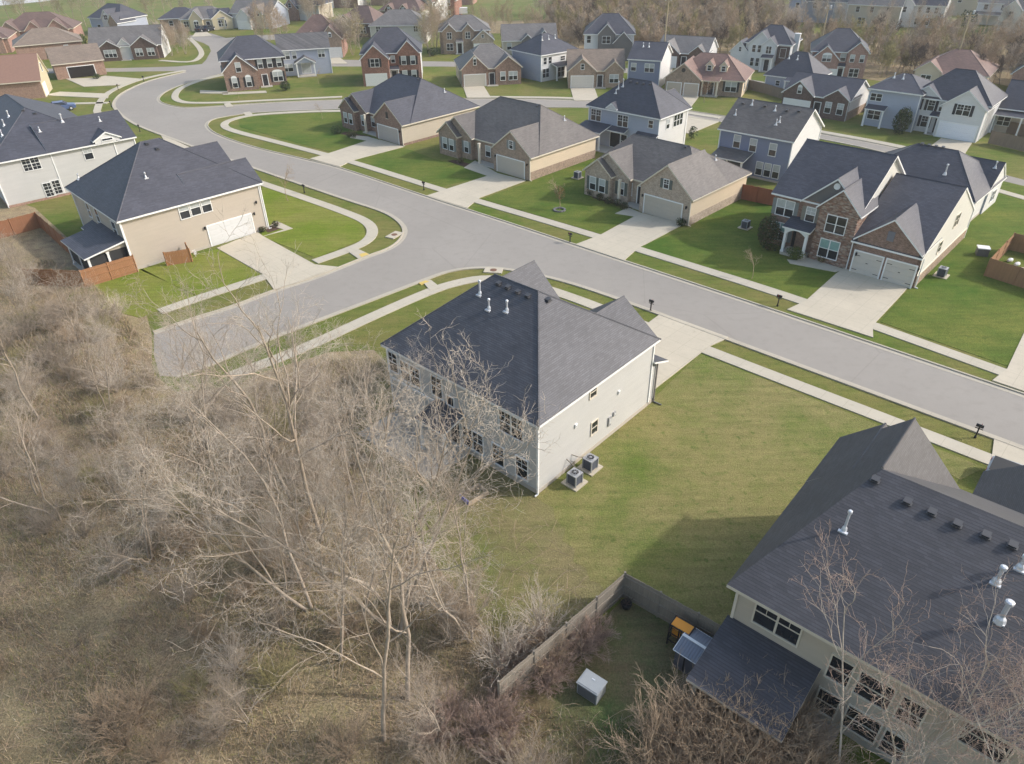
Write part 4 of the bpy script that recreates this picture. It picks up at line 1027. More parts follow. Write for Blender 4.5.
def more_far_houses():
    T = two_storey
    # a garage-front ranch pair facing the second street
    T('tan brick one-storey house with tan roof, left of the slate blue house', (568, 87.5, 0), 10.4, 9, -3, BR_TAN, CREAM_S, TAUPE, [(0, 5.1, -.8, 3.0, 5.3, None), (6.9, 10.3, -.4, 3.0, 4.7, None)], 6.0, 3.0,
      [(2.6, 3.8, .55, .9, '', None, -.8), (8.6, 1.6, 1.6, 1.4, '2b', None, -.4)], (2.6, -.8, 4.1), (6.0, 0), kind='gx', gcol=(.56, .53, .48), trim=CREAMTRIM)
    T('brown brick one-storey house with grey roof, left of the white house with shade-blue sides', (462, 86.5, 0), 11.6, 10, 9, BR_BROWN, TAN_S, GREYR, [(0, 5.0, -.8, 3.1, 5.7, None), (6.6, 11.6, -.5, 3.1, 5.2, None)], 6.6, 3.1,
      [(2.6, 4.4, .5, 1.0, 'a', None, -.8), (8.0, 1.6, .9, 1.5, 'b', None, -.5), (10.0, 1.6, 1.6, 1.5, '2b', None, -.5)], (2.5, -.8, 4.1), (5.9, 0), gcol=(.50, .46, .39), trim=CREAMTRIM, ri=4.5)
    T('white two-storey house with dark hip roof, sides tinted blue for shade, between the two tan garage-front houses', (541, 82, 0), 9.4, 9, 38, WHITE_S, LBLUE_S, CHAR2, [], 7.8, 4.9,  # pale blue siding on the sides paints the shade of a white house
      [(1.0, 3.7, .8, 1.2, '', None, 0), (2.3, 3.7, .8, 1.2, '', None, 0), (5.6, 3.7, 1.2, .8, '', None, 0), (1.2, 1.5, 1.6, 1.6, '2', None, 0), (5.2, 1.3, 1.8, 1.9, '2', None, 0)], ri=4.0, flues=3, porch=(2.6, 7.0, -1.8, 0))
    T('slate blue two-storey house with a plain white gable end, right of the tan roof', (627, 87, 0), 6.0, 8.5, -24, BLUE_S, WHITE_S, CHAR2, [], 7.4, 5.0, [(1.0, 3.6, .9, 1.3, 'b', None, 0), (4.0, 3.6, 1.7, 1.4, '2b', None, 0)], kind='gx', flues=2)
    T('grey and white two-storey house with steep dark roof at the foot of the brown woods', (584, 60, 0), 10.6, 10, -8, WHITE_S, WHITE_S, CHAR2, [(2.9, 6.6, -.7, 5.2, 7.4, DKGREY_S), (6.4, 10.4, -1.0, 3.6, 5.9, DKGREY_S)], 8.7, 5.3,
      [(.9, 4.2, .8, 1.4, '', None, 0), (4.7, 4.2, 1.7, 1.4, '2', None, -.7), (1.9, 1.6, .9, 1.4, '', None, 0), (4.6, 1.5, 1.7, 1.4, '2', None, -.7)], None, (2.4, 0), ri=3.6)
    T('grey one-storey house with three small gables left of the woods, beyond the white house with shade-blue sides', (503, 54, 0), 12.5, 9, 2, TAN_S, TAN_S, GREYR, [(4.4, 7.0, -.8, 2.8, 4.2, DKGREY_S), (7.6, 11.5, -1.0, 2.8, 5.0, DKGREY_S)], 5.7, 2.8, [(1.5, 1.6, 1.0, 1.4, 'b', None, 0), (9.6, 1.6, 1.6, 1.3, '2', None, -1.0)], None, (5.7, -.8), kind='gx')
    T('tan two-storey house with twin front gables and brick garage, left of the green field', (441, 54, 0), 11.5, 9, 4, BR_TAN, TAN_S, GREYR, [(.7, 3.7, -.5, 4.8, 6.4, None), (5.2, 7.9, -.5, 4.8, 6.4, None), (7.6, 12.4, -1.8, 3.0, 5.2, BR_BUFF)], 7.6, 4.9,
      [(2.2, 3.9, 1.0, 1.3, '2', None, -.5), (6.5, 3.9, 1.0, 1.3, '2', None, -.5), (2.2, 1.5, 1.4, 1.4, '2', None, -.5), (9.9, 3.8, .5, .6, '', None, -1.8)], (10.0, -1.8, 4.3), (4.5, 0), ri=3.8, porch=(3.7, 5.3, -1.4, 0))
    T('dark grey one-storey house before the woods, beside a lamp pole', (656, 66, 0), 10.5, 9, -27, BR_DARK, WHITE_S, GREYR, [(0, 4.8, -.9, 2.9, 5.1, None), (6.9, 10.3, -.4, 2.9, 4.5, None)], 5.5, 2.9,
      [(8.6, 1.6, 1.4, 1.3, '2b', None, -.4), (2.4, 3.7, .6, .7, 'a', None, -.9)], (2.4, -.9, 4.1), (5.8, 0), kind='gx')
    # left of the middle: facing the second street
    T('red brick two-storey house with white garage door, beyond the leftmost ranch roof', (364, 86.5, 0), 11.4, 9.0, 5, BR_RED, WHITE_S, CHAR2, [(0, 5.2, -2.6, 4.8, 7.4, None), (7.0, 11, -.5, 5.4, 7.7, None)], 9.4, 5.5,
      [(2.6, 4.2, 1.6, 1.4, '2', BLK, -2.6), (8.1, 4.1, .85, 1.5, 'b', BLK, -.5), (9.9, 4.1, .85, 1.5, 'b', BLK, -.5), (8.1, 1.5, .85, 1.5, 'b', BLK, -.5), (9.9, 1.5, .85, 1.5, 'b', BLK, -.5), (6.0, 4.3, .7, 1.2, 'b', None, 0)], (2.6, -2.6, 4.0), (6.0, 0), loc=(0, -2.6), ri=4.2, porch=(5.2, 7.0, -1.2, 0))
    T('brown brick two-storey house with dark shutters on the road corner at upper left', (227.5, 92, 0), 11.6, 9.5, 20, BR_BROWN, GREY_S, CHAR2, [(0, 6.0, -2.3, 3.5, 6.4, None)], 8.6, 5.2,
      [(2.9, 4.2, .9, 1.6, 'b', None, -2.3), (1.7, 1.5, .9, 1.7, 'ba', BLK, -2.3), (4.3, 1.5, .9, 1.7, 'ba', BLK, -2.3), (7.1, 4.1, .85, 1.5, 'b', BLK, 0), (8.9, 4.1, .85, 1.5, 'b', BLK, 0), (10.7, 4.1, .85, 1.5, 'b', BLK, 0), (10.0, 1.6, 1.8, 1.7, '2ba', BLK, 0)], None, (7.5, 0), loc=(0, -2.3), ri=4.0)
    T('grey-blue two-storey house with streaked roof and small back porch, beside the brown brick corner house', (283, 76.5, 0), 10.2, 9, 15, LBLUE_S, LBLUE_S, STREAK, [(3.0, 6.8, -2.4, 2.7, 3.9, 'open')], 7.4, 5.0,
      [(1.2, 3.9, 1.7, 1.3, '2b', None, 0), (3.0, 3.9, .8, 1.3, 'b', None, 0), (8.5, 3.9, 1.3, 1.3, '2b', None, 0), (1.3, 1.6, 2.0, 1.4, '2b', None, 0), (5.0, 1.3, 1.8, 1.9, 'pb', None, 0)], kind='gx')
    T('brown-roofed house with a dark red car in its driveway, behind the grey-blue house', (296, 58, 0), 11, 10, 4, BR_TAN, BR_PINK, BROWNR, [(3.2, 5.4, -.5, 4.2, 5.6, None), (6.3, 11.2, -1.6, 4.0, 6.8, None)], 8.4, 4.2, [(4.3, 4.6, .9, 1.0, 'b', None, -.5), (8.8, 4.8, .6, .6, 'a', None, -1.6)], (8.8, -1.6, 4.2), ri=4.6, trim=CREAMTRIM)
    # cul-de-sac at the top
    T('butter yellow house with parked dark cars, at the end of the side street', (183, 31, 0), 12, 10, 8, YEL_S, YEL_S, GREYR, [(2.8, 6.2, -1.5, 3.0, 5.4, None)], 5.6, 3.0, [(1.4, 1.7, 1.2, 1.4, '2', None, 0), (4.5, 1.7, 1.2, 1.5, '2a', None, -1.5)], None, (7.4, 0), ri=3.6)
    T('butter yellow garage wing with dark roof, right of the parked cars', (214, 30, 0), 5.6, 8, 25, YEL_S, YEL_S, CHAR2, [(0, 5.5, -.4, 2.9, 5.0, None)], 5.0, 2.9, [(2.7, 1.6, 2.2, 1.6, '3', None, -.4)], kind='gx')
    T('low dark-roofed house half hidden by bare trees, left of the yellow house', (162, 30, 0), 11, 9, 10, BR_TAN, BR_TAN, CHAR2, [], 5.2, 2.9, [(3, 1.6, 1.0, 1.3, '', None, 0), (8, 1.6, 1.0, 1.3, '', None, 0)], ri=4)
    T('white-gabled pale house with grey roof at the top of the side street', (233, 28, 0), 13, 10, -14, WHITE_S, LBLUE_S, GREYR, [(3.2, 7.6, -2.4, 3.0, 5.4, None), (8.2, 10.6, -.8, 3.9, 6.2, YEL_S)], 6.8, 3.9, [(9.4, 4.0, .8, 1.2, 'b', None, -.8), (8.2, 1.4, 1.3, 1.6, 'b', None, 0)], (5.4, -2.4, 3.8), kind='gx')
    T('tan gabled house with slate roof behind the pale white-gabled house', (288, 20, 0), 11, 9, -15, WHITE_S, TAN_S, CHAR2, [(0, 4.2, -1, 3.2, 6.2, BR_ORANGE), (6.0, 9.6, -.6, 4.2, 6.6, WHITE_S)], 7.2, 4.2, [(2, 4.2, .9, 1.1, '', None, -1), (7.8, 4.2, .9, 1.3, '', None, -.6)], ri=3.6)
    T('grey-roofed two-storey house at the top edge, right of the tan gabled house', (290, 8, 0), 13, 10, -12, LBLUE_S, WHITE_S, GREYR, [(8.2, 12.5, -.8, 5.2, 8.2, WHITE_S)], 7.6, 4.4, [(2.5, 4.2, 1.6, 1.3, '2', None, 0), (10.4, 4.2, .9, 1.3, '', None, -.8)], kind='gx')
    T('brown house with steep roof and white gable side, beyond the brown-roofed house', (340, 36, 0), 11, 9, -22, BR_DARK, WHITE_S, BROWNR, [(0, 5, -1.0, 3.2, 5.4, None)], 7.0, 3.4, [(2.5, 1.7, 1.6, 1.3, '2', None, -1.0), (7.5, 1.7, 1.6, 1.3, '2', None, 0)], ri=3.8)
    T('tan stone house with grey hip roof, hidden behind the red brick two-storey house', (372, 44, 0), 14, 10, -3, STONEW_S, STONEW_S, GREYR, [], 7.2, 4.2, [(2, 3.4, 1.0, 1.3, '2', None, 0), (11.5, 3.4, 1.0, 1.3, '2', None, 0)], ri=4.4)
    T('house with brown hip roof and white side near the top edge', (381, 24, 0), 13, 10, -18, BR_DARK, WHITE_S, BROWNR, [(2, 4.6, -.5, 3.8, 5.4, None), (6.5, 9.1, -.5, 3.8, 5.4, None)], 7.0, 3.6, [(3.3, 4.1, .7, .9, 'b', None, -.5), (7.8, 4.1, .7, .9, 'b', None, -.5)], ri=4.2, trim=CREAMTRIM)
    T('pale two-storey house with dark gable roof at the top edge', (408, 20, 0), 10, 9, -28, TAN_S, WHITE_S, BROWNR, [(5.6, 9.6, -.7, 5.2, 7.8, None)], 7.6, 4.6, [(1.5, 4.2, .9, 1.3, '', None, 0), (7.6, 4.2, 1.0, 1.3, '', None, -.7), (3, 1.5, 1.0, 1.4, '', None, 0)], kind='gx')
    T('dark red brick two-storey house at the top edge, left of the green field', (429, 18, 0), 8.5, 9, -10, BR_RED, BR_RED, BROWNR, [(4.8, 8.4, -.6, 5.3, 7.6, None)], 7.8, 4.8, [(1.6, 4.2, .9, 1.3, 'b', None, 0), (6.6, 4.2, .9, 1.3, 'b', None, -.6), (6.6, 1.5, .9, 1.4, 'b', None, -.6)], ri=3.6)
    T('pinkish brick house touching the top edge, behind the parked trailer', (447, 5, 0), 9, 9, -8, BR_PINK, BR_PINK, BROWNR, [], 8.6, 5.2, [(2, 4.0, 1.0, 1.3, 'b', None, 0), (6, 4.0, 1.0, 1.3, 'b', None, 0)], ri=3.5)
    T('house with rusty red roof among bare trees at the top edge', (371, 5, 0), 12, 9, -10, BR_TAN, TAN_S, RUST, [(3, 6.4, -.6, 4.4, 6.6, None)], 8.0, 4.4, [(4.7, 4.2, .9, 1.2, '', None, -.6)], ri=4)
    T('long dark-roofed house among bare trees at the top edge, left of the rusty red roof', (322, 8, 0), 13, 9, -8, BR_BROWN, WHITE_S, CHAR2, [(1, 4.4, -.6, 4.6, 7.0, WHITE_S)], 8.6, 4.8, [(2.7, 4.3, .9, 1.2, '', None, -.6), (8, 1.6, 1.3, 1.4, '2', None, 0)], kind='gx')
    # upper left
    T('dark red brick one-storey house with long slate roof and white gable end', (94, 61.5, 0), 15.6, 9, 12, BR_DARK, WHITE_S, GREYR, [(2.2, 6.4, -.9, 2.9, 4.4, None), (9.0, 14.6, -1.0, 2.9, 5.0, None), (6.0, 8.8, -.2, 3.0, 4.6, WHITE_S)], 6.6, 3.0,
      [(1.2, 1.6, 1.3, 1.5, '2b', None, 0), (4.3, 1.6, 2.6, 1.5, '3b', None, -.9), (10.6, 1.6, 1.5, 1.5, '2b', None, -1.0), (13.2, 1.6, 1.5, 1.5, '2b', None, -1.0)], None, (7.4, 0), kind='gx')
    T('pale house with slate roof and arched white gable, behind the dark red brick house', (94, 33, 0), 12, 9, -24, LBLUE_S, LBLUE_S, CHAR2, [(6.0, 9.6, -1, 4.0, 6.4, GREY_S), (9.2, 12.4, -1.8, 3.2, 5.6, BR_TAN)], 7.2, 4.0, [(7.8, 4.4, 1.4, 1.2, '2a', None, -1), (3, 1.6, 1.2, 1.3, '', None, 0)], ri=3.5)
    T('orange brick house with wide open dark garage and taupe roof at upper left', (58, 80, 0), 9.5, 9.5, 32, BR_ORANGE, BR_ORANGE, TAUPE, [], 5.6, 3.0, [], None, None, kind='gx', trim=CREAMTRIM, openg=(4.9, 5.0))
    T('orange brick wing with pale taupe hip roof behind the open garage', (20, 62, 0), 14, 10, 30, BR_ORANGE, BR_ORANGE, TAUPE, [], 6.2, 3.4, [(10.5, 2.0, .9, 1.4, 'b', None, 0)], ri=4.8, trim=CREAMTRIM)
    T('pinkish brown hip-roofed house with three front gables, topmost at upper left', (6, 46, 0), 17, 11, 16, BR_PINK, BR_PINK, BROWNR, [(0, 4.4, -1, 3.4, 5.8, BR_TAN), (6.0, 9.8, -1, 3.4, 5.6, None), (10.8, 16, -1, 3.2, 5.8, None)], 7.0, 3.4, [(8.2, 1.6, 1.6, 1.3, '2', None, -1)], ri=5.5, trim=CREAMTRIM)
    T('brown-roofed house cut by the left edge near the top, beside the three-gabled house', (-38, 56, 0), 11, 11, 20, BR_ORANGE, BR_PINK, BROWNR, [(5, 10, -1, 3.4, 5.6, None)], 6.4, 3.4, [(7.5, 1.6, 1.6, 1.3, '2', None, -1)], ri=4.5, trim=CREAMTRIM)
    h = House('cream-gabled orange brick house with small white garage door, left edge above the slate roof', (46, 97.5, 0), (16, 0), 20, wall=BR_ORANGE, roof=BR_ORANGE, trim=CREAMTRIM)
    h.roof = plain('roof_terracotta', (.235, .145, .115), .9, .2, 0.0, .15)
    h.vol(0, 16, 0, 8.6, 3.1, 'gx', 7.2, wall=dict(F=BR_ORANGE, R=YEL_S, L=BR_ORANGE, B=BR_ORANGE)); h.garage('R', 16, 2.2, 2.7, 2.2); h.win('R', 16, 5.0, 4.6, .9, 1.4, 'p')
    h.done()
    # beyond the wood at the upper right
    T('pale blue two-storey house far behind the bare woods, with an arched gable window', (786, 21, 0), 12, 9, -30, LBLUE_S, LBLUE_S, CHAR2, [(.5, 4.6, -1, 5, 8.0, None)], 9.4, 5.3, [(2.5, 4.2, .9, 1.3, '', None, -1), (7, 4.2, 1.0, 1.3, '', None, 0)], kind='gx')
    T('white-walled house with grey roof far behind the woods, right of the pale blue one', (812, 22, 0), 9, 10, -34, WHITE_S, WHITE_S, GREYR, [], 8.6, 5.3, [(2, 1.6, .8, 1.2, '', None, 0)], ri=3.6)
    T('two-storey house with taupe roof and white gable edge, beyond the woods', (844, 26, 0), 13, 9, -32, TAN_S, WHITE_S, GREYR, [], 9.0, 5.3, [(2.5, 4.2, .9, 1.3, '', None, 0), (6, 4.2, .9, 1.3, '', None, 0), (10, 4.2, .9, 1.3, '', None, 0), (4, 1.5, 1.8, 1.6, '2', None, 0)], kind='gx')
    T('white two-storey house with dark roof and many small windows, beyond the woods', (892, 26, 0), 11.5, 9, -34, WHITE_S, WHITE_S, CHAR2, [(0, 4.2, -.8, 5.2, 7.8, None)], 9.2, 5.3, [(2.1, 4.2, .9, 1.3, '', None, -.8), (5.6, 4.2, .8, 1.3, '', None, 0), (7.6, 4.2, .8, 1.3, '', None, 0), (9.6, 4.2, .8, 1.3, '', None, 0), (5.6, 1.5, .9, 1.6, '', None, 0), (8.6, 1.5, 1.8, 1.6, '2', None, 0)], kind='gx', porch=(-3.2, .8, -2.4, 0))
    T('white house with covered porch far off at the upper right', (972, 24, 0), 9, 9, -36, WHITE_S, TAN_S, GREYR, [], 8.4, 5.2, [(2, 4.2, .9, 1.2, '', None, 0), (6, 4.2, .9, 1.2, '', None, 0)], kind='gx', porch=(0, 6, -2.6, 0))
    T('pale tan two-storey house hidden by bare branches at the upper right corner', (996, 32, 0), 12, 9, -38, STONEW_S, TAN_S, GREYR, [(0, 4, -.8, 5.2, 7.4, None)], 8.8, 5.3, [(2, 4.2, .9, 1.3, '', None, -.8), (6.5, 4.2, 1.6, 1.3, '2', None, 0)], kind='gx')
    T('grey house with wide brown roof at the top edge beyond the woods', (925, 14, 0), 13, 9, -34, TAN_S, WHITE_S, BROWNR, [], 8.6, 5.0, [(3, 4.0, .9, 1.2, '', None, 0), (8, 4.0, .9, 1.2, '', None, 0)], kind='gx')
# ------------------------------------------------------------------ fences, appliances, mailboxes, cars
def fence(label, pts, h, col, name='wooden_fence', world=False, board=.14, rails_on=1, top=None, open_ends=True):
    """board fence: each bay between two posts is a panel of boards on rails; rails_on: side carrying the rails"""
    P = [np.array(p if world else at(*p)) for p in pts]; o = P[0].copy(); o[2] = 0
    root = tag(empty(name, tuple(o)), label, 'fence'); m = wood('fence_boards_%d' % len(MC), col); g = random.Random(len(MC))
    def postm(p):
        b = MB(); b.box(-.05, .05, -.05, .05, 0, h + .06, m); b.build('post', root, (p[0] - o[0], p[1] - o[1], 0))
    postm(P[0])
    for a, c in zip(P, P[1:]):
        d = c - a; d[2] = 0; L = np.linalg.norm(d); n = max(1, round(L / 2.4)); ang = math.atan2(d[1], d[0]); w = L / n
        for i in range(n):
            b = MB(); k = max(2, int(w / board)); s = w / k
            for j in range(k):
                dz = g.uniform(-.02, .02); b.box(j * s + .004, (j + 1) * s - .004, -.011, .011, .03, h + dz, m)
            for z in (.3, h * .52, h - .25): b.box(.0, w, .012 if rails_on > 0 else -.055, .055 if rails_on > 0 else -.012, z - .045, z + .045, m)
            if top: b.box(-.02, w + .02, -.06, .06, h + .025, h + .06, top)
            q = a + d / n * i; b.build('panel', root, (q[0] - o[0], q[1] - o[1], 0), ang)
            postm(a + d / n * (i + 1))
    return root

def place_px(o, px, rz=0.0, z=0.0):
    p = at(px[0], px[1], z); o.location = (p[0], p[1], z); o.rotation_euler = (0, 0, rz); return o

def air_conditioner():
    r = tag(empty('air_conditioner', (0, 0, 0)), 'x', 'air conditioner', 'outdoor air conditioning units')
    grey = plain('ac_grille', (.085, .095, .12), .6); lt = plain('ac_case', (.33, .34, .36), .5, .4, .3)
    b = MB(); s = .33
    for i in range(16):
        z = .1 + i * .043; b.box(-s, s, -s, s, z, z + .028, grey)
    b.box(-s + .03, s - .03, -s + .03, s - .03, .06, .8, DARK)
    for x in (-1, 1):
        for y in (-1, 1): b.box(x * s - .035, x * s + .035, y * s - .035, y * s + .035, .04, .8, lt)
    b.build('case', r)
    b = MB(); b.box(-s - .03, s + .03, -s - .03, s + .03, .80, .86, lt)
    b.tube([(0, 0, .861), (0, 0, .90)], [.29, .27], lt, 20); b.tube([(0, 0, .901), (0, 0, .905)], [.23, .23], DARK, 20)
    for k in range(8):
        a = k * math.pi / 4; b.box(.05, .235, -.008, .008, .907, .918, lt, Matrix.Rotation(a, 4, 'Z'))
    b.tube([(0, 0, .905), (0, 0, .93)], [.07, .06], lt, 10)
    b.build('fan_cover', r)
    return r

def mailbox():
    r = tag(empty('mailbox', (0, 0, 0)), 'x', 'mailbox', 'mailboxes along the kerbs')
    b = MB(); b.box(-.05, .05, -.05, .05, 0, 1.12, DARK); b.box(-.09, .09, -.09, .09, 0, .12, DARK); b.box(-.035, .035, -.3, .3, .84, .9, DARK); b.build('post', r)
    b = MB(); pr = [(-.1, 1.0), (.1, 1.0), (.1, 1.13)] + [(.1 * math.cos(t), 1.13 + .1 * math.sin(t)) for t in (.5, 1.05, 1.57, 2.1, 2.6)] + [(-.1, 1.13)]
    pr = [(x, z + .03) for x, z in pr]
    b.poly([(x, -.27, z) for x, z in pr], DARK); b.poly([(x, .27, z) for x, z in pr][::-1], DARK)
    for i in range(len(pr)):
        p, q = pr[i], pr[(i + 1) % len(pr)]; b.poly([(p[0], -.27, p[1]), (p[0], .27, p[1]), (q[0], .27, q[1]), (q[0], -.27, q[1])], DARK)
    b.build('box', r)
    b = MB(); b.box(.101, .112, -.1, -.06, 1.1, 1.32, plain('flag_red', (.35, .03, .02), .5)); b.build('flag', r)
    return r

def car(label, px, rz, col, kind='car', truck=False):
    """parked car: lofted body, glasshouse, four wheels"""
    paint = plain('car_paint_%02x%02x%02x' % tuple(int(c * 255) for c in col), col, .28, .5, .1, .02); tyre = plain('tyre', (.02, .02, .02), .9)
    p = at(*px); r = tag(empty('parked_car', (p[0], p[1], .08), rz), label, kind)
    L, w = (2.7, .93) if truck else (2.25, .88)
    b = MB(); prof = [(-L, .45), (-L, .8), (-L * .92, .93), (-L * .5, .98), (L * .45, 1.0), (L * .9, .88), (L, .72), (L, .42), (L * .9, .3), (-L * .9, .3)]
    for s in (-1, 1): 
        q = [(x, s * w, z) for x, z in prof]; b.poly(q if s < 0 else q[::-1], paint)
    for i in range(len(prof)):
        (x0, z0), (x1, z1) = prof[i], prof[(i + 1) % len(prof)]; b.poly([(x0, -w, z0), (x0, w, z0), (x1, w, z1), (x1, -w, z1)], paint)
    b.build('body', r)
    b = MB(); k0, k1, k2, k3 = (-.6, -.35, .75, 1.35) if truck else (-1.75, -1.2, .35, 1.05); wt = w - .17; zt = 1.62 if truck else 1.45
    lo = [(k0, .99), (k3, .99)]; T = [(k1, -wt, zt), (k2, -wt, zt), (k2, wt, zt), (k1, wt, zt)]; B = [(k0, -w + .03, .98), (k3, -w + .03, .98), (k3, w - .03, .98), (k0, w - .03, .98)]
    b.poly([(x, y, z + .012) for x, y, z in T], paint)
    for i in range(4): b.poly([B[i], B[(i + 1) % 4], T[(i + 1) % 4], T[i]], GLASS)
    for i in range(4): b.tube([B[i], T[i]], .045, paint, 5)
    for i in range(4): b.tube([T[i], T[(i + 1) % 4]], .04, paint, 5)
    b.build('cabin', r)
    if truck:
        b = MB(); b.box(-L + .12, -.75, -w + .1, w - .1, .985, 1.0, DARK); b.build('bed', r)
    for x in (-L * .62, L * .62):
        for y in (-1, 1):
            b = MB(); b.tube([(0, -.11, 0), (0, .11, 0)], [.33, .33], tyre, 14); b.tube([(0, -.12, 0), (0, .12, 0)], [.2, .2], GALV, 12); b.build('wheel', r, (x, y * (w - .08), .33))
    for y in (-.62, .62):
        b = MB(); b.box(L - .03, L + .015, y - .17, y + .17, .62, .76, plain('headlight', (.7, .7, .72), .15, .6)); b.build('headlight', r)
        b = MB(); b.box(-L - .015, -L + .02, y - .12, y + .12, .66, .86, plain('tail_light', (.3, .02, .02), .2, .6)); b.build('tail_light', r)
    return r

def lamp_pole(label, px, h, mat=None):
    p = at(*px); r = tag(empty('light_pole', (p[0], p[1], 0)), label, 'pole')
    m = mat or plain('pole_wood', (.42, .34, .22), .8)
    b = MB(); b.tube([(0, 0, 0), (0, 0, h)], [.16, .11], m, 8); b.build('post', r)
    b = MB(); b.tube([(-.9, 0, h - .5), (.9, 0, h - .5)], [.06, .06], m, 6); b.tube([(.5, 0, h - .3), (.5, 0, h + .25), (.5, 0, h + .35)], [.16, .18, .05], GALV, 8); b.tube([(-.6, 0, h - .4), (-.6, 0, h - .1)], [.08, .06], GALV, 6); b.build('crossarm', r)
    return r

def props():
    # air conditioners on concrete pads
    AC = [((574.5, 483), 'air conditioner nearer the house corner, on the pad beside the light grey house'), ((590, 468), 'air conditioner farther along the wall, on the pad beside the light grey house'),
          ((941, 276), 'dark blue-topped air conditioner beside the brick house with two garage doors'), ((745, 228), 'air conditioner beside the nearest tan ranch house, by the sunlit lawn'), ((577.5, 178), 'air conditioner between the two tan ranch houses'), ((948, 281), None)]
    a0 = None
    pad = []
    for px, lab in AC:
        if not lab: continue
        o = air_conditioner() if a0 is None else copy_tree(a0)
        if a0 is None: a0 = o
        place_px(o, px, R(-43), .1); o['label'] = lab
        p = at(*px); b = MB(); b.box(-.6, .6, -.6, .6, 0, .1, CONC); tag(b.build('concrete_pad', None, (p[0], p[1], 0), R(-43)), lab.replace('air conditioner', 'square concrete pad of the air conditioner').replace('dark blue-topped ', '').replace(', by the sunlit lawn', '').replace(' with two garage doors', '').replace(', on the pad beside', ', beside'), 'pad')
    b = MB(); pts = [at(574, 473.5), at(568, 478), at(572, 481)]
    g = at(566, 474); c = at(579, 468)
    p0 = at(563.5, 470); b.tube([(0, 0, 1.0), (.15, -.1, 1.0), (.5, -.35, .75), (.75, -.5, .55)], [.035] * 4, plain('pipe_wrap', (.20, .18, .15), .8), 6); b.tube([(.05, .4, 1.1), (.3, .3, 1.1), (.9, .2, .9), (1.3, .5, .6)], [.03] * 4, plain('pipe_wrap', (.20, .18, .15), .8), 6)
    tag(b.build('refrigerant_lines', None, (p0[0], p0[1], 0)), 'bundle of insulated pipes looping from the light grey wall to its air conditioners', 'pipes')
    # mailboxes
    ML = [((304.5, 193), 'black mailbox by the kerb on the corner lawn beside the beige house', 45), ((424, 190), 'black mailbox on the verge before the middle tan ranch driveway', -135), ((650.5, 311), 'black mailbox on the verge beyond the light grey house', 45), ((777.5, 306), 'black mailbox on the verge left of the brick house driveway', -135),
          ((975, 437.5), 'black mailbox on the verge at lower right, by the corner house driveway', 45), ((570, 242.5), 'black mailbox on the verge before the nearest tan ranch driveway', -135), ((140, 131.5), 'black mailbox at the foot of the driveway beside the far left grey house', 45), ((144, 81.5), 'black mailbox by the road bend at upper left, below the dark red brick house', 60), ((118.5, 90), 'black mailbox on the left verge near the orange brick house', 10), ((111.5, 107), 'dark mailbox on the left verge just above the slate roof', 10)]
    m0 = None
    for px, lab, az in ML:
        o = mailbox() if m0 is None else copy_tree(m0)
        if m0 is None: m0 = o
        place_px(o, px, R(az), .02); o.scale = (.82, .82, .86); o['label'] = lab
    # fences
    greyw = (.27, .235, .19); red = (.30, .14, .075); brown = (.26, .145, .085); grey2 = (.22, .185, .145)
    fence('weathered grey board fence in two legs around the corner house yard', [(499.5, 706), (622.5, 597), (733, 660)], 1.85, greyw, rails_on=-1)
    fence('orange cedar fence running left from the corner of the beige house', [(138, 272), (86, 288), (30, 286)], 1.8, (.34, .175, .09), rails_on=1)
    fence('rust red fence with a pointed corner between the beige and far left grey houses', [(-40, 250), (41, 228), (74, 258)], 1.85, red)
    fence('small L-shaped orange cedar screen against the beige wall', [(167.5, 266), (192.5, 262), (189, 256)], 1.45, (.38, .19, .09))
    fence('red-brown fence between the deep blue house and the nearest tan ranch', [(739, 199), (773, 206)], 1.85, (.33, .125, .07))
    fence('brown fence of the square pen on the right lawn', [(1060, 262), (1008, 250), (984, 276), (1075, 305)], 1.8, (.30, .175, .10), rails_on=1)
    fence('low grey wooden fence below the pale blue-grey one-storey house', [(742, 88), (762, 93), (788, 101)], 1.7, grey2)
    fence('grey-brown wooden fence in front of the light grey two-storey house', [(864, 110.5), (884, 113.5), (909, 118)], 1.7, grey2)
    fence('brown wooden fence right of the white house with black shutters', [(988, 143.5), (1020, 151), (1060, 160)], 1.8, (.25, .19, .14)); fence('upper brown wooden fence in front of the tan house at the right edge', [(990, 129), (1030, 139)], 1.7, (.25, .19, .14))
    # things in the corner-house yard
    r = tag(empty('storage_box', (0, 0, 0)), 'pale grey storage box with louvred dark side on the grass by the fence', 'storage box'); gm = plain('box_grey', (.30, .315, .32), .6); dk = plain('box_dark', (.13, .135, .14), .6)
    b = MB(); b.box(-.52, .52, -.4, .4, .05, .80, gm)
    for i in range(7): b.box(-.46, .46, -.425, -.401, .12 + i * .09, .18 + i * .09, dk)
    for i in range(4): b.box(-.545, -.521, -.34 + i * .18, -.22 + i * .18, .15, .72, dk)
    for x in (-.45, .45):
        for y in (-.33, .33): b.box(x - .05, x + .05, y - .05, y + .05, 0, .05, dk)
    b.build('body', r); b = MB(); b.box(-.56, .56, -.44, .44, .801, .86, gm); b.box(-.5, .5, -.38, .38, .861, .885, gm); b.box(-.08, .08, .1, .16, .886, .90, GALV); b.build('lid', r)
    place_px(r, (591, 693), R(-38))
    r = tag(empty('garden_shed', (0, 0, 0)), 'low shed with ribbed blue-grey metal roof and white ridge, against the grey fence', 'shed'); mr = plain('ribbed_metal', (.20, .22, .26), .5, .4, .2); wl = plain('shed_wall', (.10, .10, .12), .7)
    b = MB(); b.box(-.5, .5, -.75, .75, 0, 1.25, wl); b.box(-.03, .03, -.78, -.751, .1, 1.1, DARK); b.build('wall', r)
    b = MB()
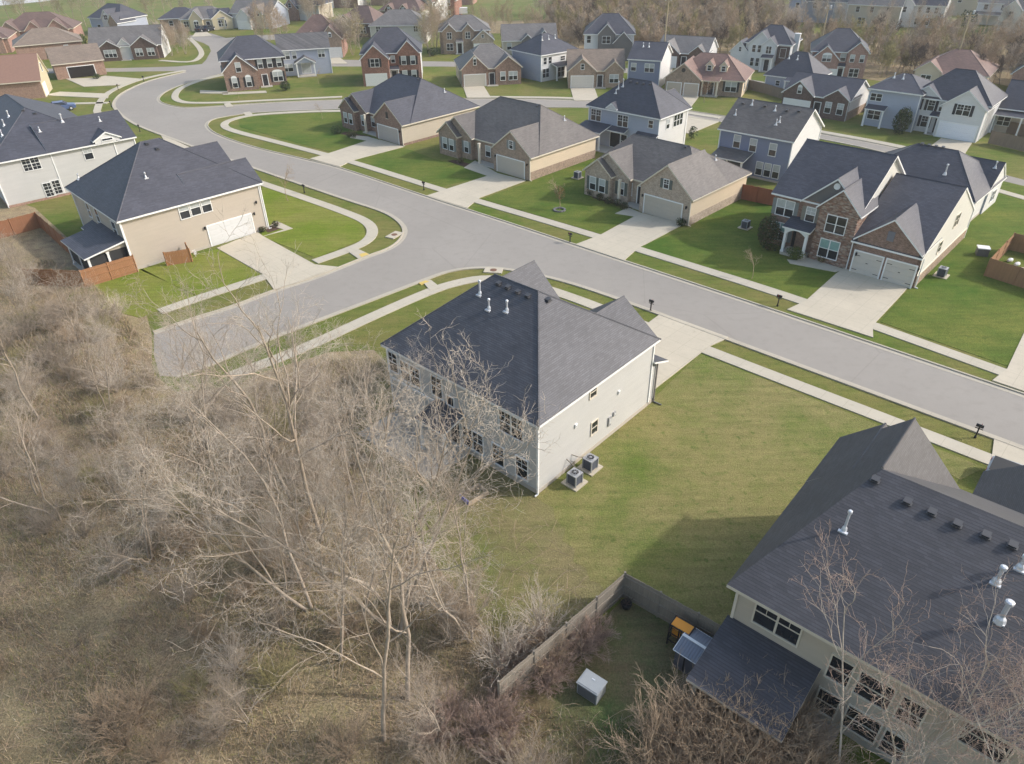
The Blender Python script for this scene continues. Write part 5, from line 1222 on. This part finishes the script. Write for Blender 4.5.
    for s in (-1, 1):
        P = [(-.58, 0, 1.52), (.58, 0, 1.52), (.58, s * .85, 1.3), (-.58, s * .85, 1.3)]; b.poly(P if s < 0 else P[::-1], mr); b.poly([(x, y, z - .04) for x, y, z in (P[::-1] if s < 0 else P)], mr)
        for i in range(9):
            x = -.55 + i * .1375; b.tube([(x, 0, 1.525), (x, s * .85, 1.305)], .014, mr, 4)
        for x in (-.58, .58): b.tube([(x, 0, 1.505), (x, s * .85, 1.285)], .025, TRIM, 5)
        b.tube([(-.58, s * .85, 1.285), (.58, s * .85, 1.285)], .025, TRIM, 5)
    b.build('roof', r); b = MB(); b.box(-.6, .6, -.07, .07, 1.51, 1.55, TRIM); b.build('ridge_cap', r)
    p = at(694, 643, 1.4); r.location = (p[0], p[1], 0); r.rotation_euler = (0, 0, R(-42))
    r = tag(empty('play_cube', (0, 0, 0)), 'orange-panelled black-framed play set by the grey fence, beside the metal-roofed shed', 'play set'); og = plain('orange_plastic', (.75, .30, .035), .5)
    b = MB()
    for x in (-.5, 0, .5):
        for y in (-.3, .3): b.box(x - .03, x + .03, y - .03, y + .03, 0, 1.5, DARK)
    for z in (.35, .9, 1.45):
        for y in (-.3, .3): b.box(-.5, .5, y - .025, y + .025, z - .025, z + .025, DARK)
        for x in (-.5, .5): b.box(x - .025, x + .025, -.3, .3, z - .025, z + .025, DARK)
    b.build('frame', r)
    for x0, x1, z0, z1 in ((-.46, -.04, .95, 1.4), (.04, .46, .95, 1.35), (-.46, -.04, .42, .85), (.04, .46, .45, .7)):
        b = MB(); b.box(x0, x1, -.02, .02, z0, z1, og); b.build('panel', r)
    b = MB(); b.box(-.46, .46, -.26, .26, 1.47, 1.5, og); b.build('top_panel', r)
    p = at(679, 645); r.location = (p[0], p[1], 0); r.rotation_euler = (0, 0, R(-40))
    r = tag(empty('flower_pot', (0, 0, 0)), 'dark planter with dry stalks in the inner corner of the grey fence', 'planter'); b = MB(); b.tube([(0, 0, 0), (0, 0, .3), (0, 0, .34)], [.22, .3, .28], DARK, 12); b.build('pot', r); link('stalks', bare_shrub(5, .6, 14, .7, .008, 3, 1).mesh('stalks', BK_DARK), r, (0, 0, .2)); place_px(r, (626, 607))
    # things on the right lawn
    r = tag(empty('utility_box', (0, 0, 0)), 'small white-lidded dark utility box on the lawn left of the pen', 'utility box'); b = MB(); b.box(-.5, .5, -.4, .4, 0, .75, plain('box_dark', (.13, .135, .14), .6)); b.build('body', r); b = MB(); b.box(-.55, .55, -.45, .45, .751, .85, TRIM); b.build('lid', r); place_px(r, (981, 255), R(-20))
    for px, lab in (((1009, 262), 'white bucket lying in the fenced pen'), ((1016, 266), 'pale stone in the fenced pen, right of the white bucket')):
        b = MB(); b.tube([(-.25, 0, .2), (0, 0, .22), (.25, 0, .2)], [.12, .2, .18], TRIM, 9); o = tag(b.build('bucket' if 'bucket' in lab else 'stone'), lab, 'bucket' if 'bucket' in lab else 'stone'); place_px(o, px, R(20))
    b = MB(); 
    for i in range(5): b.box(-.7, .7, i * .16, i * .16 + .12, .08, .12, plain('pallet_wood', (.5, .42, .32), .9))
    for x in (-.6, 0, .6): b.box(x - .04, x + .04, 0, .76, .0, .08, plain('pallet_wood', (.5, .42, .32), .9))
    place_px(tag(b.build('pallet'), 'pale wooden pallet lying in the fenced pen', 'pallet'), (1018, 271), R(-20))
    # sandbox-like frame behind the central house
    r = tag(empty('raised_bed', (0, 0, 0)), 'small wooden bed frame with a blue end behind the light grey house', 'garden bed'); wm = wood('frame_wood', (.48, .38, .28))
    for x0, x1, y0, y1, m in ((-.75, .75, -.5, -.44, wm), (-.75, .75, .44, .5, wm), (.69, .75, -.44, .44, wm), (-.75, -.69, -.44, .44, plain('blue_paint', (.10, .12, .42), .5))):
        b = MB(); b.box(x0, x1, y0, y1, 0, .3, m); b.build('board', r)
    place_px(r, (474, 496), R(40))
    # drains at the kerb
    for px, lab, rz in (((394.5, 235.5), 'concrete kerb inlet with rusty cover at the corner lawn of the beige house', 60), ((493.5, 271), 'concrete kerb inlet with rusty cover behind the light grey house roof', -10)):
        r = tag(empty('storm_drain', (0, 0, 0)), lab, 'storm drain'); b = MB(); b.box(-.9, .9, -.55, .55, 0, .11, CONC); b.build('slab', r); b = MB(); b.tube([(0, 0, .111), (0, 0, .125)], [.33, .33], plain('rusty_iron', (.17, .09, .06), .8), 16); b.build('cover', r); place_px(r, px, R(rz))
    # stone wall and mulch ring on the ranch lawn
    for px, lab in (((559.5, 210.5), 'ring of grey stones around the russet sapling on the tan ranch lawn'),):
        b = MB()
        for i in range(11):
            a = i * 2 * math.pi / 11; b.box(-.17, .17, -.1, .1, 0, .16, plain('edging_stone', (.16, .155, .155), .9), Matrix.Translation((math.cos(a) * .62, math.sin(a) * .62, .02)) @ Matrix.Rotation(a + 1.57, 4, 'Z'))
        place_px(tag(b.build('stone_ring'), lab, 'edging'), px)
    # cars
    car('grey pickup parked in the driveway at the right edge, half behind the dark roof', (1034, 494), R(-42), (.38, .39, .41), 'pickup', True)
    car('dark car on the left at the yellow house', (203, 31.5), R(70), (.03, .03, .035)); car('dark car on the right at the yellow house', (209, 31), R(75), (.035, .04, .05))
    car('dark red car in the driveway of the brown-roofed house', (334, 56), R(80), (.10, .02, .03))
    car('blue car beside the driveway just above the far left slate roof', (63, 110.5), R(30), (.10, .14, .28))
    car('dark car parked beside the white house with shade-blue sides', (521, 60), R(60), (.03, .032, .04)); car('white car nose out behind the white house with shade-blue sides', (523, 65), R(75), (.6, .6, .6))
    r = tag(empty('boat_trailer', (0, 0, 0)), 'long white trailer on the grass near the top edge, below the pinkish brick house', 'trailer'); b = MB(); b.box(-3, 3, -1.1, 1.1, .6, 2.2, TRIM); b.box(3, 4.4, -.06, .06, .55, .65, DARK); b.build('body', r)
    for x in (-1, .2):
        for y in (-1.0, 1.0): b = MB(); b.tube([(0, -.1, 0), (0, .1, 0)], [.36, .36], plain('tyre', (.02, .02, .02), .9), 12); b.build('wheel', r, (x, y, .36))
    place_px(r, (458, 15.5), R(5))
    # poles
    lamp_pole('pole with lamp beside the dark grey one-storey house at the woods', (662.5, 64), 12.5); lamp_pole('pole with lamp just behind the pink brick twin-gabled house', (818, 58), 10); lamp_pole('leaning-looking pole at the woods above the right edge houses', (949, 84), 12)
    # portable items by the beige wall
    r = tag(empty('gas_meter', (0, 0, 0)), 'small grey meter at the beige wall right of the orange screen', 'meter'); b = MB(); b.box(-.14, .14, -.1, .1, .3, .62, GALV); b.tube([(0, 0, 0), (0, 0, .3)], .03, GALV, 6); b.build('body', r); b = MB(); b.tube([(-.2, .0, .62), (-.2, 0, .75), (.1, 0, .75)], .025, GALV, 6); b.build('pipe', r); place_px(r, (196, 257), R(44))
    # patio set behind the pale-blue house far back
    for px, lab in (((375, 0), None),):
        pass
# ------------------------------------------------------------------ trees, shrubs and rough ground
def plants():
    g = np.random.default_rng(11); rr = random.Random(3)
    # --- prototypes (shared meshes)
    bigA = [make_tree('x', 'tall bare trees in the brush behind the light grey house', bare_tree(s, 1.0 * H, sp, 4, fk, .9, .0065, tf, .35, H * .0088), BK_GREY, mt) for s, H, sp, fk, tf, mt in
            ((1, 15, .46, 1, .30, BK_PALE), (2, 14, .50, 3, .34, BK_PALE), (3, 16, .42, 2, .36, BK_PALE), (4, 13, .55, 1, .25, BK_GREY), (5, 15, .48, 2, .3, BK_PALE))]
    small = [make_tree('x', 'small bare trees in the brush', bare_tree(20 + s, H, .62, 3, fk, 1.2, .007, .15), BK_GREY, mt) for s, H, fk, mt in ((1, 7, 3, BK_GREY), (2, 6, 4, BK_PALE), (3, 8, 2, BK_GREY), (4, 5.5, 4, BK_TAN))]
    shrub = []
    for s, H, n, sp, mt in ((1, 2.6, 44, .75, BK_GREY), (2, 2.2, 50, .9, BK_TAN), (3, 3.2, 40, .6, BK_GREY), (4, 1.7, 60, 1.0, BK_RED), (5, 2.8, 46, .7, BK_PALE), (6, 2.0, 50, .9, BK_OLIVE)):
        shrub.append(link('bare_shrub', bare_shrub(s, H, n, sp, .009, 7, 3).mesh('bare_shrub', mt)))
    used = set()
    def put(proto, label, cat, group, x, y, rz, sc, tilt=(0, 0), name=None):
        if proto.name in used: o = copy_tree(proto)
        else: o = proto; used.add(proto.name)
        tag(o, label, cat, group); return place(o, x, y, 0, rz, sc, tilt)
    # --- the tall trees one can tell apart (px of the foot)
    def height_to(foot, ty):
        """height of an upright tree with its foot at this pixel whose top reaches image row ty"""
        p = at(*foot); lo, hi = 1.0, 25.0
        for _ in range(40):
            m = (lo + hi) / 2; v = np.array([p[0], p[1], m - CAM_H]); dz = v[1] * math.cos(PITCH) - v[2] * math.sin(PITCH); u = (v[1] * math.sin(PITCH) + v[2] * math.cos(PITCH)) / dz; r = v[0] / dz
            py = CY - F_PX * (r * math.sin(ROLL) + u * math.cos(ROLL))
            lo, hi = (m, hi) if py > ty else (lo, m)
        return m
    TALL = [((322, 540), 285, 0, (0, -.02), 'tall pale bare tree crossing the side street, left of the light grey house'), ((385, 600), 345, 2, (0, .0), 'slim bare tree whose top crosses the lower left of the light grey house roof'), ((398, 630), 372, 1, (0, .06), 'bare tree reaching up before the rear wall of the light grey house'),
            ((408, 700), 470, 3, (0, 0), 'thick-stemmed bare tree at the bottom middle of the brush'), ((384, 740), 540, 0, (0, -.05), 'leaning bare tree at the bottom edge, left of the wooden fence'), ((310, 610), 400, 4, (0, -.30), 'big pale bare tree leaning far left in the middle of the thicket'),
            ((292, 500), 300, 3, (0, 0), 'bare tree standing in front of the dead-end street'), ((262, 480), 350, 4, (0, -.05), 'slender bare tree at the very end of the dead-end street'), ((222, 520), 365, 0, (0, -.15), 'bare tree in front of the lawn strip left of the dead end'), ((470, 640), 480, 4, (0, .22), 'bare tree leaning right towards the grey fence'),
            ((352, 470), 330, 2, (0, 0), 'thin bare tree at the end of the pavement, before the roof corner'), ((150, 560), 420, 1, (0, -.2), 'spreading bare tree at the left of the thicket above the dry meadow'), ((110, 420), 320, 4, (0, -.05), 'bare tree below the orange cedar fence'), ((40, 420), 290, 3, (0, -.1), 'bare tree at the left edge below the rust red fence'), ((60, 520), 390, 2, (0, -.15), 'bare tree at the left edge above the dry meadow')]
    HB = (15, 14, 16, 13, 15)
    slim = [(190, 430), (265, 405), (320, 415), (350, 470), (372, 560), (380, 690), (330, 720), (250, 640), (190, 540), (150, 480)]
    for x, y in scatter(slim, 9, g, 2.0, ()):
        put(bigA[rr.choice((0, 1, 2, 4))], 'one of the slender upright bare trees standing close together left of the light grey house', 'tree', 'slender bare trees standing close together', x, y, rr.uniform(0, 6.28), rr.uniform(.50, .72), (0, rr.uniform(-.16, .04)))
    for px, ty, k, tl, lab in TALL:
        p = at(*px); put(bigA[k], lab, 'tree', 'tall bare trees in the brush behind the light grey house', p[0], p[1], rr.uniform(0, 6.28), height_to(px, ty) / HB[k] * .97, tl)
    # reddish trees before the corner house
    red = [make_tree('x', 'bare trees before the corner house', bare_tree(40 + s, 10, .50, 4, fk, .76, .0075, .26, .45, .075, 1.0, .80), BK_PALE, BK_RED) for s, fk in ((1, 2), (2, 3), (3, 2))]
    for px, k, ty, lab in (((845, 800), 0, 565, 'bare tree with reddish twigs in front of the corner house windows, left of three'), ((893, 806), 1, 578, 'bare tree with reddish twigs in front of the corner house, middle of three'), ((965, 830), 2, 590, 'bare tree with reddish twigs in front of the corner house, right of three')):
        p = at(*px); put(red[k], lab, 'tree', 'bare trees before the corner house', p[0], p[1], rr.uniform(0, 6.28), height_to(px, ty) / 14.5)
    # --- thicket of small trees and shrubs
    thick = [(0, 250), (70, 285), (140, 335), (165, 400), (240, 400), (330, 375), (400, 410), (470, 470), (525, 505), (560, 590), (520, 680), (470, 770), (200, 770), (235, 640), (150, 590), (0, 560)]
    YARD = [tuple(at(*q)[:2]) for q in ((380, 380), (420, 392), (536, 494), (580, 520), (622, 592), (560, 630), (500, 640), (430, 560), (395, 500), (360, 470))]
    TL = {'a': 'small many-stemmed bare tree in the dense thicket left of the light grey house', 'b': 'grey leafless shrub in the dense thicket left of the light grey house'}
    for x, y in scatter(thick, 22, g, 2.2, (YARD,)):
        put(small[rr.randrange(4)], TL['a'], 'tree', 'small bare trees in the brush', x, y, rr.uniform(0, 6.28), rr.uniform(.5, .85), (rr.uniform(-.1, .1), rr.uniform(-.15, .1)))
    for x, y in scatter(thick, 68, g, 1.2, (YARD,)):
        put(shrub[rr.choice((0, 0, 1, 2, 2, 4, 5))], TL['b'], 'shrub', 'leafless shrubs in the thicket', x, y, rr.uniform(0, 6.28), rr.uniform(.55, 1.0))
    low = [(150, 590), (235, 640), (200, 800), (-60, 860), (-30, 560), (60, 565)]
    for x, y in scatter(low, 8, g, 1.0):
        put(shrub[rr.choice((5, 1, 1))], 'low brown leafless shrub in the dry meadow at the lower left', 'shrub', 'low shrubs in the dry meadow', x, y, rr.uniform(0, 6.28), rr.uniform(.5, .8))
    tan = [(668, 738), (700, 718), (740, 718), (790, 756), (840, 800), (780, 850), (690, 830), (650, 790)]
    for x, y in scatter(tan, 30, g, .6):
        put(shrub[1], 'pale tan leafless shrub massed in front of the corner house patio', 'shrub', 'tan shrubs before the patio', x, y, rr.uniform(0, 6.28), rr.uniform(.95, 1.35))
    fen = [(570, 610), (615, 615), (612, 660), (560, 690), (520, 700), (480, 690), (500, 620)]
    for x, y in scatter(fen, 11, g, .6):
        put(shrub[rr.choice((1, 3, 4))], 'arching tan shrub along the inner side of the grey fence', 'shrub', 'shrubs by the grey fence', x, y, rr.uniform(0, 6.28), rr.uniform(.6, .95))
    bot = [(420, 690), (500, 705), (540, 770), (560, 860), (400, 860)]
    for x, y in scatter(bot, 16, g, .6):
        put(shrub[rr.choice((3, 3, 0))], 'reddish brown leafless shrub at the bottom edge, below the end of the grey fence', 'shrub', 'red-brown shrubs by the fence end', x, y, rr.uniform(0, 6.28), rr.uniform(.6, .95))
    # --- rough grass and fallen twigs, uncountable
    field = [(-260, 230), (0, 230), (35, 250), (100, 290), (150, 345), (160, 405), (235, 395), (330, 360), (374, 358), (470, 436), (532, 500), (556, 530), (590, 596), (500, 700), (600, 724), (690, 705), (780, 800), (1100, 850), (1100, 1100), (-400, 1100)]
    P = [tuple(at(*p)[:2]) for p in field]
    def tuft_mesh(n, lo, hi, w, lean, seed, mats, nearbias):
        q = np.random.default_rng(seed); V = np.zeros((n, 3, 3)); MI = np.zeros(n, int); k = 0
        from math import sin
        while k < n:
            y = 6 + 62 * q.random() ** nearbias; x = q.uniform(-62, 26)
            if abs(x) > 14 + y * .85 or not inside(P, x, y) or inside(YARD, x, y): continue
            if (sin(x * .9 + 1.3 * sin(y * .7)) + sin(y * 1.1 + x * .4)) * .5 + q.normal(0, .5) < -.35: continue
            h = q.uniform(lo, hi); a = q.uniform(0, 6.283); l = lean * h * q.random(); b = q.uniform(0, 6.283)
            dx, dy = math.cos(a) * w, math.sin(a) * w
            V[k] = [(x - dx, y - dy, 0), (x + dx, y + dy, 0), (x + math.cos(b) * l, y + math.sin(b) * l, h)]
            MI[k] = q.integers(0, len(mats)); k += 1
        return quads('blades', V.reshape(-1, 3), np.arange(n * 3).reshape(-1, 3), *mats, mi=MI)
    ST = plain('dry_stalk', (.42, .335, .21), .9, .1, 0.0, .3); ST2 = plain('dry_stalk_brown', (.30, .225, .155), .9, .1, 0.0, .3); ST3 = plain('dry_stalk_green', (.23, .225, .09), .9, .1, 0.0, .3); ST4 = plain('dry_stalk_grey', (.38, .325, .25), .9, .1, 0.0, .3)
    tag(link('dry_grass', tuft_mesh(150000, .15, .55, .016, .9, 3, (ST, ST2, ST3, ST4, ST2), .8)), 'dry tan and brown grass covering the rough ground under the bare trees', 'grass', kind='stuff')
    T = Tubes(); q = np.random.default_rng(9); k = 0
    while k < 5000:
        y = 7 + 55 * q.random(); x = q.uniform(-58, 22)
        if abs(x) > 14 + y * .85 or not inside(P, x, y): continue
        a = q.uniform(0, 6.283); L = q.uniform(.4, 1.7); h = q.uniform(.1, .9); c, s = math.cos(a), math.sin(a)
        T.add(np.array([(x, y, q.uniform(0, .25)), (x + c * L * .4, y + s * L * .4, h), (x + c * L * .8, y + s * L * .8 + .1, h * .9), (x + c * L, y + s * L + .15, h * .5)]), [.011, .009, .007, .004], 3); k += 1
    tag(link('brambles', T.mesh('brambles', BK_TAN)), 'tangle of arching dead stems over the rough ground', 'brambles', kind='stuff')
    # --- garden shrubs with leaves
    lg = plain('leaf_dark', (.030, .048, .016), .7); lm = plain('leaf_mid', (.055, .080, .024), .7); ll = plain('leaf_light', (.11, .14, .03), .7); lb = plain('leaf_brown', (.10, .065, .04), .8)
    def bush(label, px, rx, rz, n=900, size=.09, mats=None, z=0.0):
        o = tag(empty('garden_shrub', (0, 0, 0)), label, 'shrub'); link('foliage', leaf_bush(int(px[0] * 7 + px[1]), rx, rz, n, size, mats or (lg, lm, lg)), o)
        b = MB(); b.tube([(0, 0, 0), (.03, 0, rz * .7)], [.05, .03], BK_DARK, 6); b.build('stem', o); place_px(o, px, rr.uniform(0, 6), z); return o
    bush('tall dark evergreen shrub at the left corner of the brick and stone house', (765, 248), 1.15, 1.75, 2600, .10, (lg, lm, lg, lb)); bush('low yellow-green shrub left of the brick house porch', (795, 259), .85, .6, 1000, .08, (ll, lm, ll))
    bush('small round dark shrub at the garage corner of the nearest tan ranch', (681, 226), .5, .45, 500, .07)
    for i, (x, y) in enumerate(((591, 196), (600, 200), (608, 204), (617, 206), (624, 209))): bush('%s of five low shrubs under the shuttered windows of the nearest ranch house' % ('leftmost', 'second from left', 'middle one', 'second from right', 'rightmost')[i], (x, y), .55, .42, 450, .07, (lg, lm, lb)).__setitem__('group', 'low shrubs under the tan ranch windows')
    bush('dark mounded shrub under the left window of the slate-roofed ranch', (338, 134), .8, .6, 600, .09); bush('low brown-green shrub beside the porch of the slate-roofed ranch', (352, 137), .9, .5, 600, .08, (lm, lb, lg))
    bush('dark tree-like shrub left of the white house with black shutters', (899, 133), 1.3, 1.9, 1500, .14); bush('evergreen column beside the tall white house at the woods', (772, 70), .8, 1.3, 500, .14); bush('dark bush at the right corner of the brown brick corner house', (286, 90.5), 1.1, .9, 600, .13)
    bush('dark green bush beside the white gable end of the slate blue house', (659, 77), .7, .9, 400, .12); bush('small evergreen beside the pale blue house back corner', (691, 139), .55, 1.0, 400, .1); bush('rounded green bush at the driveway of the open-garage brick house', (97.5, 79), .7, .55, 350, .1)
    bush('yellow-green conifer behind the orange brick house', (87, 51), .9, 2.2, 600, .16, (ll, lm)); bush('dark conifer on the roofline gap left of the conifer hedge', (66, 47), 1.2, 2.0, 600, .16); bush('dark hedge clump beside the red brick house on the third street', (433, 56), 1.4, .9, 500, .14); bush('yellow-green shrub before the grey three-gabled house', (520, 56), 1.2, 1.2, 500, .14, (ll, lm, ll))
    bush('dark green tree between the houses beyond the woods', (966, 28), 2.2, 2.2, 700, .25); bush('shrub at the corner of the beige garage', (276, 227), .45, .35, 300, .07, (lb, lg)); bush('dry brown shrub by the beige garage door', (263, 232), .4, .3, 300, .07, (lb, lm))
    bush('low shrub in the mulch bed before the stone front', (822, 262), .55, .35, 400, .07, (lm, lb, ll)); bush('low shrub beside the front walk of the middle tan ranch', (461, 163), .5, .35, 400, .07, (lb, lm))
    # --- saplings in lawns
    sap = bare_tree(60, 4.2, .5, 3, 1, .8, .010, .35); sp0 = make_tree('x', 'young trees on lawns', sap, BK_TAN, BK_TAN, 'sapling')
    russ = plain('russet_leaf', (.26, .12, .055), .8)
    for px, sc, lab, lf in (((642 / 1 - 354, 201), .95, 'thin bare sapling on the corner lawn beyond the beige garage', 0), ((559.5, 209.5), .75, 'russet-leaved sapling in the stone ring on the tan ranch lawn', 1), ((751.5, 279), .6, 'staked bare sapling on the lawn before the brick house', 0), ((704, 103), .95, 'orange-leaved young tree before the dormered tan house', 1), ((322.5, 119), .55, 'thin sapling on the wide lawn before the slate-roofed ranch', 0), ((239, 99), .5, 'thin sapling before the brown brick corner house', 0), ((319, 84), .6, 'thin sapling on the lawn behind the grey-blue house', 0)):
        p = at(*px); o = put(sp0, lab, 'tree', 'young trees on lawns', p[0], p[1], rr.uniform(0, 6), sc)
        if lf: link('leaves', leaf_bush(int(px[0]), .75, 1.0, 420, .07, (russ, lb)), o, (0, 0, 1.6))
    # --- trees among the far houses, along the green field and in front of the wood
    far = [make_tree('x', 'bare trees among the far houses', bare_tree(70 + s, 9, .48, 3, fk, 1.15, .018, .28), BK_GREY, mt, 'bare_tree') for s, fk, mt in ((1, 1, BK_GREY), (2, 3, BK_TAN), (3, 2, BK_OLIVE), (4, 4, BK_PALE))]
    def farset(pts, lab, grp, ks, s0, s1):
        for px in pts: p = at(*px); put(far[rr.choice(ks)], lab, 'tree', grp, p[0], p[1], rr.uniform(0, 6.28), rr.uniform(s0, s1))
    farset([(x + rr.uniform(-5, 5), 25 + rr.uniform(-4, 3) - max(0, x - 100) * .03) for x in range(-10, 240, 11)], 'bare tree in the row between the upper left houses and the green field', 'bare trees along the green field', (0, 0, 2), .7, 1.25)
    farset([(x, y) for x, y in ((165, 50), (172, 56), (178, 53), (184, 49), (190, 46), (180, 47), (168, 45), (174, 44), (186, 54), (160, 54))], 'brownish many-stemmed bare tree in the thicket right of the white gable end', 'thicket by the side street', (1, 1, 3), .4, .65)
    farset([(262, 45), (270, 41), (278, 46), (288, 43), (256, 36), (281, 38)], 'brown bare tree behind the brown brick corner house', 'trees behind the corner house', (1, 1, 3), .5, .9)
    farset([(340, 54), (347, 52), (353, 55), (358, 48), (351, 42), (345, 46), (362, 56)], 'pale bare tree left of the red brick two-storey house', 'trees left of the red brick house', (3, 2), .6, 1.0)
    farset([(428, 50), (432, 46), (436, 52), (440, 44), (437, 38), (430, 56)], 'orange-brown bare tree right of the red brick two-storey house', 'trees right of the red brick house', (1, 1, 2), .6, 1.0)
    farset([(rr.uniform(305, 350), rr.uniform(3, 24)) for _ in range(13)], 'bare tree among the roofs at the top edge', 'bare trees at the top edge', (0, 1, 3), .6, 1.0)
    farset([(rr.uniform(345, 450), rr.uniform(0, 30)) for _ in range(9)], 'bare tree between the brown-roofed houses at the top edge', 'bare trees between brown roofs', (0, 3), .5, .9)
    farset([(476, 30), (484, 27), (494, 32), (505, 30), (512, 34), (523, 30), (534, 32), (541, 38), (548, 36), (490, 40), (530, 38)], 'low brown bare tree at the lower edge of the green field', 'trees below the green field', (1, 2), .4, .7)
    farset([(rr.uniform(775, 1030), rr.uniform(24, 44)) for _ in range(24)], 'pale bare tree in front of the houses beyond the woods', 'trees before the houses beyond the woods', (0, 3, 3), .45, .8)
    farset([(541, 20), (536, 12), (547, 15), (554, 24)], 'grey rounded bare tree at the right end of the green field', 'trees right of the field', (0, 3), .8, 1.1)
    # --- the brown wood as one mass: many low bare trees
    W = Tubes(); q = np.random.default_rng(21); MIs = []
    base = [bare_tree(90 + s, 1.0, .5, 3, fk, 1.1, .0045, .2) for s, fk in ((1, 1), (2, 3), (3, 2), (4, 1), (5, 2))]
    protoV = []
    for tr, cr in base:
        V = np.concatenate(tr.V + cr.V); F = np.concatenate([np.concatenate([f for f in cr.F]) + tr.n] + []) ; Ft = np.concatenate(tr.F)
        # quads with different ring sizes share one format
        protoV.append((V, np.concatenate([Ft, F])))
    wood_poly = [(548, 44), (562, 50), (640, 60), (700, 58), (790, 66), (858, 80), (905, 88), (990, 86), (1060, 112), (1100, 70), (1010, 50), (940, 47), (860, 50), (790, 42), (765, 10), (740, -20), (580, -12), (562, 8), (548, 30)]
    spots = scatter(wood_poly, 900, q)
    grp = {k: ([], [], 0) for k in range(4)}; mats4 = (BK_GREY, BK_TAN, BK_DARK, BK_OLIVE); off = [0] * 4
    for x, y in spots:
        V, F = protoV[q.integers(0, 5)]; a = q.uniform(0, 6.283); s = q.uniform(3.5, 6.5); c, sn = math.cos(a), math.sin(a)
        X = np.stack([(V[:, 0] * c - V[:, 1] * sn) * s + x, (V[:, 0] * sn + V[:, 1] * c) * s + y, V[:, 2] * s], 1); k = int(q.choice(4, p=(.38, .34, .1, .18)))
        grp[k][0].append(X); grp[k][1].append(F + off[k]); off[k] += len(X)
    root = tag(empty('woods', (0, 0, 0)), 'mass of brown leafless woodland behind the far houses', 'woods', kind='stuff')
    VV = []; FF = []; MI = []; o = 0
    for k in range(4):
        if not grp[k][0]: continue
        v = np.concatenate(grp[k][0]); f = np.concatenate(grp[k][1]); VV.append(v); FF.append(f + o); MI.append(np.full(len(f), k)); o += len(v)
    bpy.data.objects.remove(root)
    tag(link('woods', quads('woods', np.concatenate(VV), np.concatenate(FF), *mats4, mi=np.concatenate(MI))), 'mass of brown leafless woodland behind the far houses', 'woods', kind='stuff')
    for o in bigA + small + red + far + shrub + [sp0]:
        if o.name not in used:
            for c in list(o.children): bpy.data.objects.remove(c)
            bpy.data.objects.remove(o)
# ------------------------------------------------------------------ light and assembly
SUN_AZ, SUN_EL = 2.0, 34.0
def light():
    w = bpy.data.worlds.new('World'); SC.world = w; w.use_nodes = True
    n = w.node_tree.nodes; l = w.node_tree.links; bg = n['Background']
    sky = n.new('ShaderNodeTexSky'); sky.sky_type = 'NISHITA'; sky.sun_disc = False
    sky.sun_elevation = R(SUN_EL); sky.sun_rotation = R(90 - SUN_AZ); sky.dust_density = 3.0; sky.air_density = 1.45
    l.new(sky.outputs[0], bg.inputs['Color']); bg.inputs['Strength'].default_value = 0.15
    s = bpy.data.lights.new('sun', 'SUN'); s.energy = 2.0; s.angle = R(1.6); s.color = (1.0, .975, .96)
    o = bpy.data.objects.new('sun', s); COL.objects.link(o)
    d = Vector((math.cos(R(SUN_EL)) * math.cos(R(SUN_AZ)), math.cos(R(SUN_EL)) * math.sin(R(SUN_AZ)), math.sin(R(SUN_EL))))
    o.rotation_euler = d.to_track_quat('Z', 'Y').to_euler(); o.location = d * 400
    v = SC.view_settings; v.view_transform = 'Standard'; v.look = 'None'; v.gamma = 1.0; v.exposure = 0.74

def haze():
    b = MB(); b.box(-420, 420, -30, 520, -1, 31.5, DARK); o = b.build('haze'); o.data.materials.clear()
    m = bpy.data.materials.new('thin_haze'); m.use_nodes = True; n = m.node_tree.nodes; n.remove(n['Principled BSDF'])
    v = n.new('ShaderNodeVolumePrincipled'); v.inputs['Color'].default_value = (.90, .90, .92, 1); v.inputs['Density'].default_value = 0.00030; v.inputs['Anisotropy'].default_value = 0.2
    m.node_tree.links.new(v.outputs[0], n['Material Output'].inputs['Volume']); o.data.materials.append(m)
    tag(o, 'thin pale haze over the whole neighbourhood', 'haze', kind='stuff')

haze()
make_camera(); light(); build_ground()
central_house(); corner_house(); beige_house(); far_left_house()
ranch('one-storey slate-roofed brick house, leftmost of three ranch houses along the road', (403.5, 146, 0), CHAR2, BR_BROWN, TAN_S, 16.3, 15.0, .35, (.40, .36, .33), None, 7.5)
ranch('one-storey tan brick house with grey-brown roof, middle of three ranch houses', (530, 181, 0), WEATH, BR_TAN, CREAM_S, 18.2, 13.2, 1.1, (.46, .41, .35), GRYSH, 7.3)
ranch('one-storey buff brick house with shuttered gable window, nearest of three ranch houses', (687.9, 226, 0), WEATH, BR_BUFF, CREAM_S, 15.2, 12.0, 1.0, (.44, .395, .335), GRN, 6.25, gz=6.1, rx=(2.3, 10.2))
brick_house(); blue_white_house(); blue_house(); rear_neighbour(); dormer_house(); far_houses(); more_far_houses()
props(); plants()
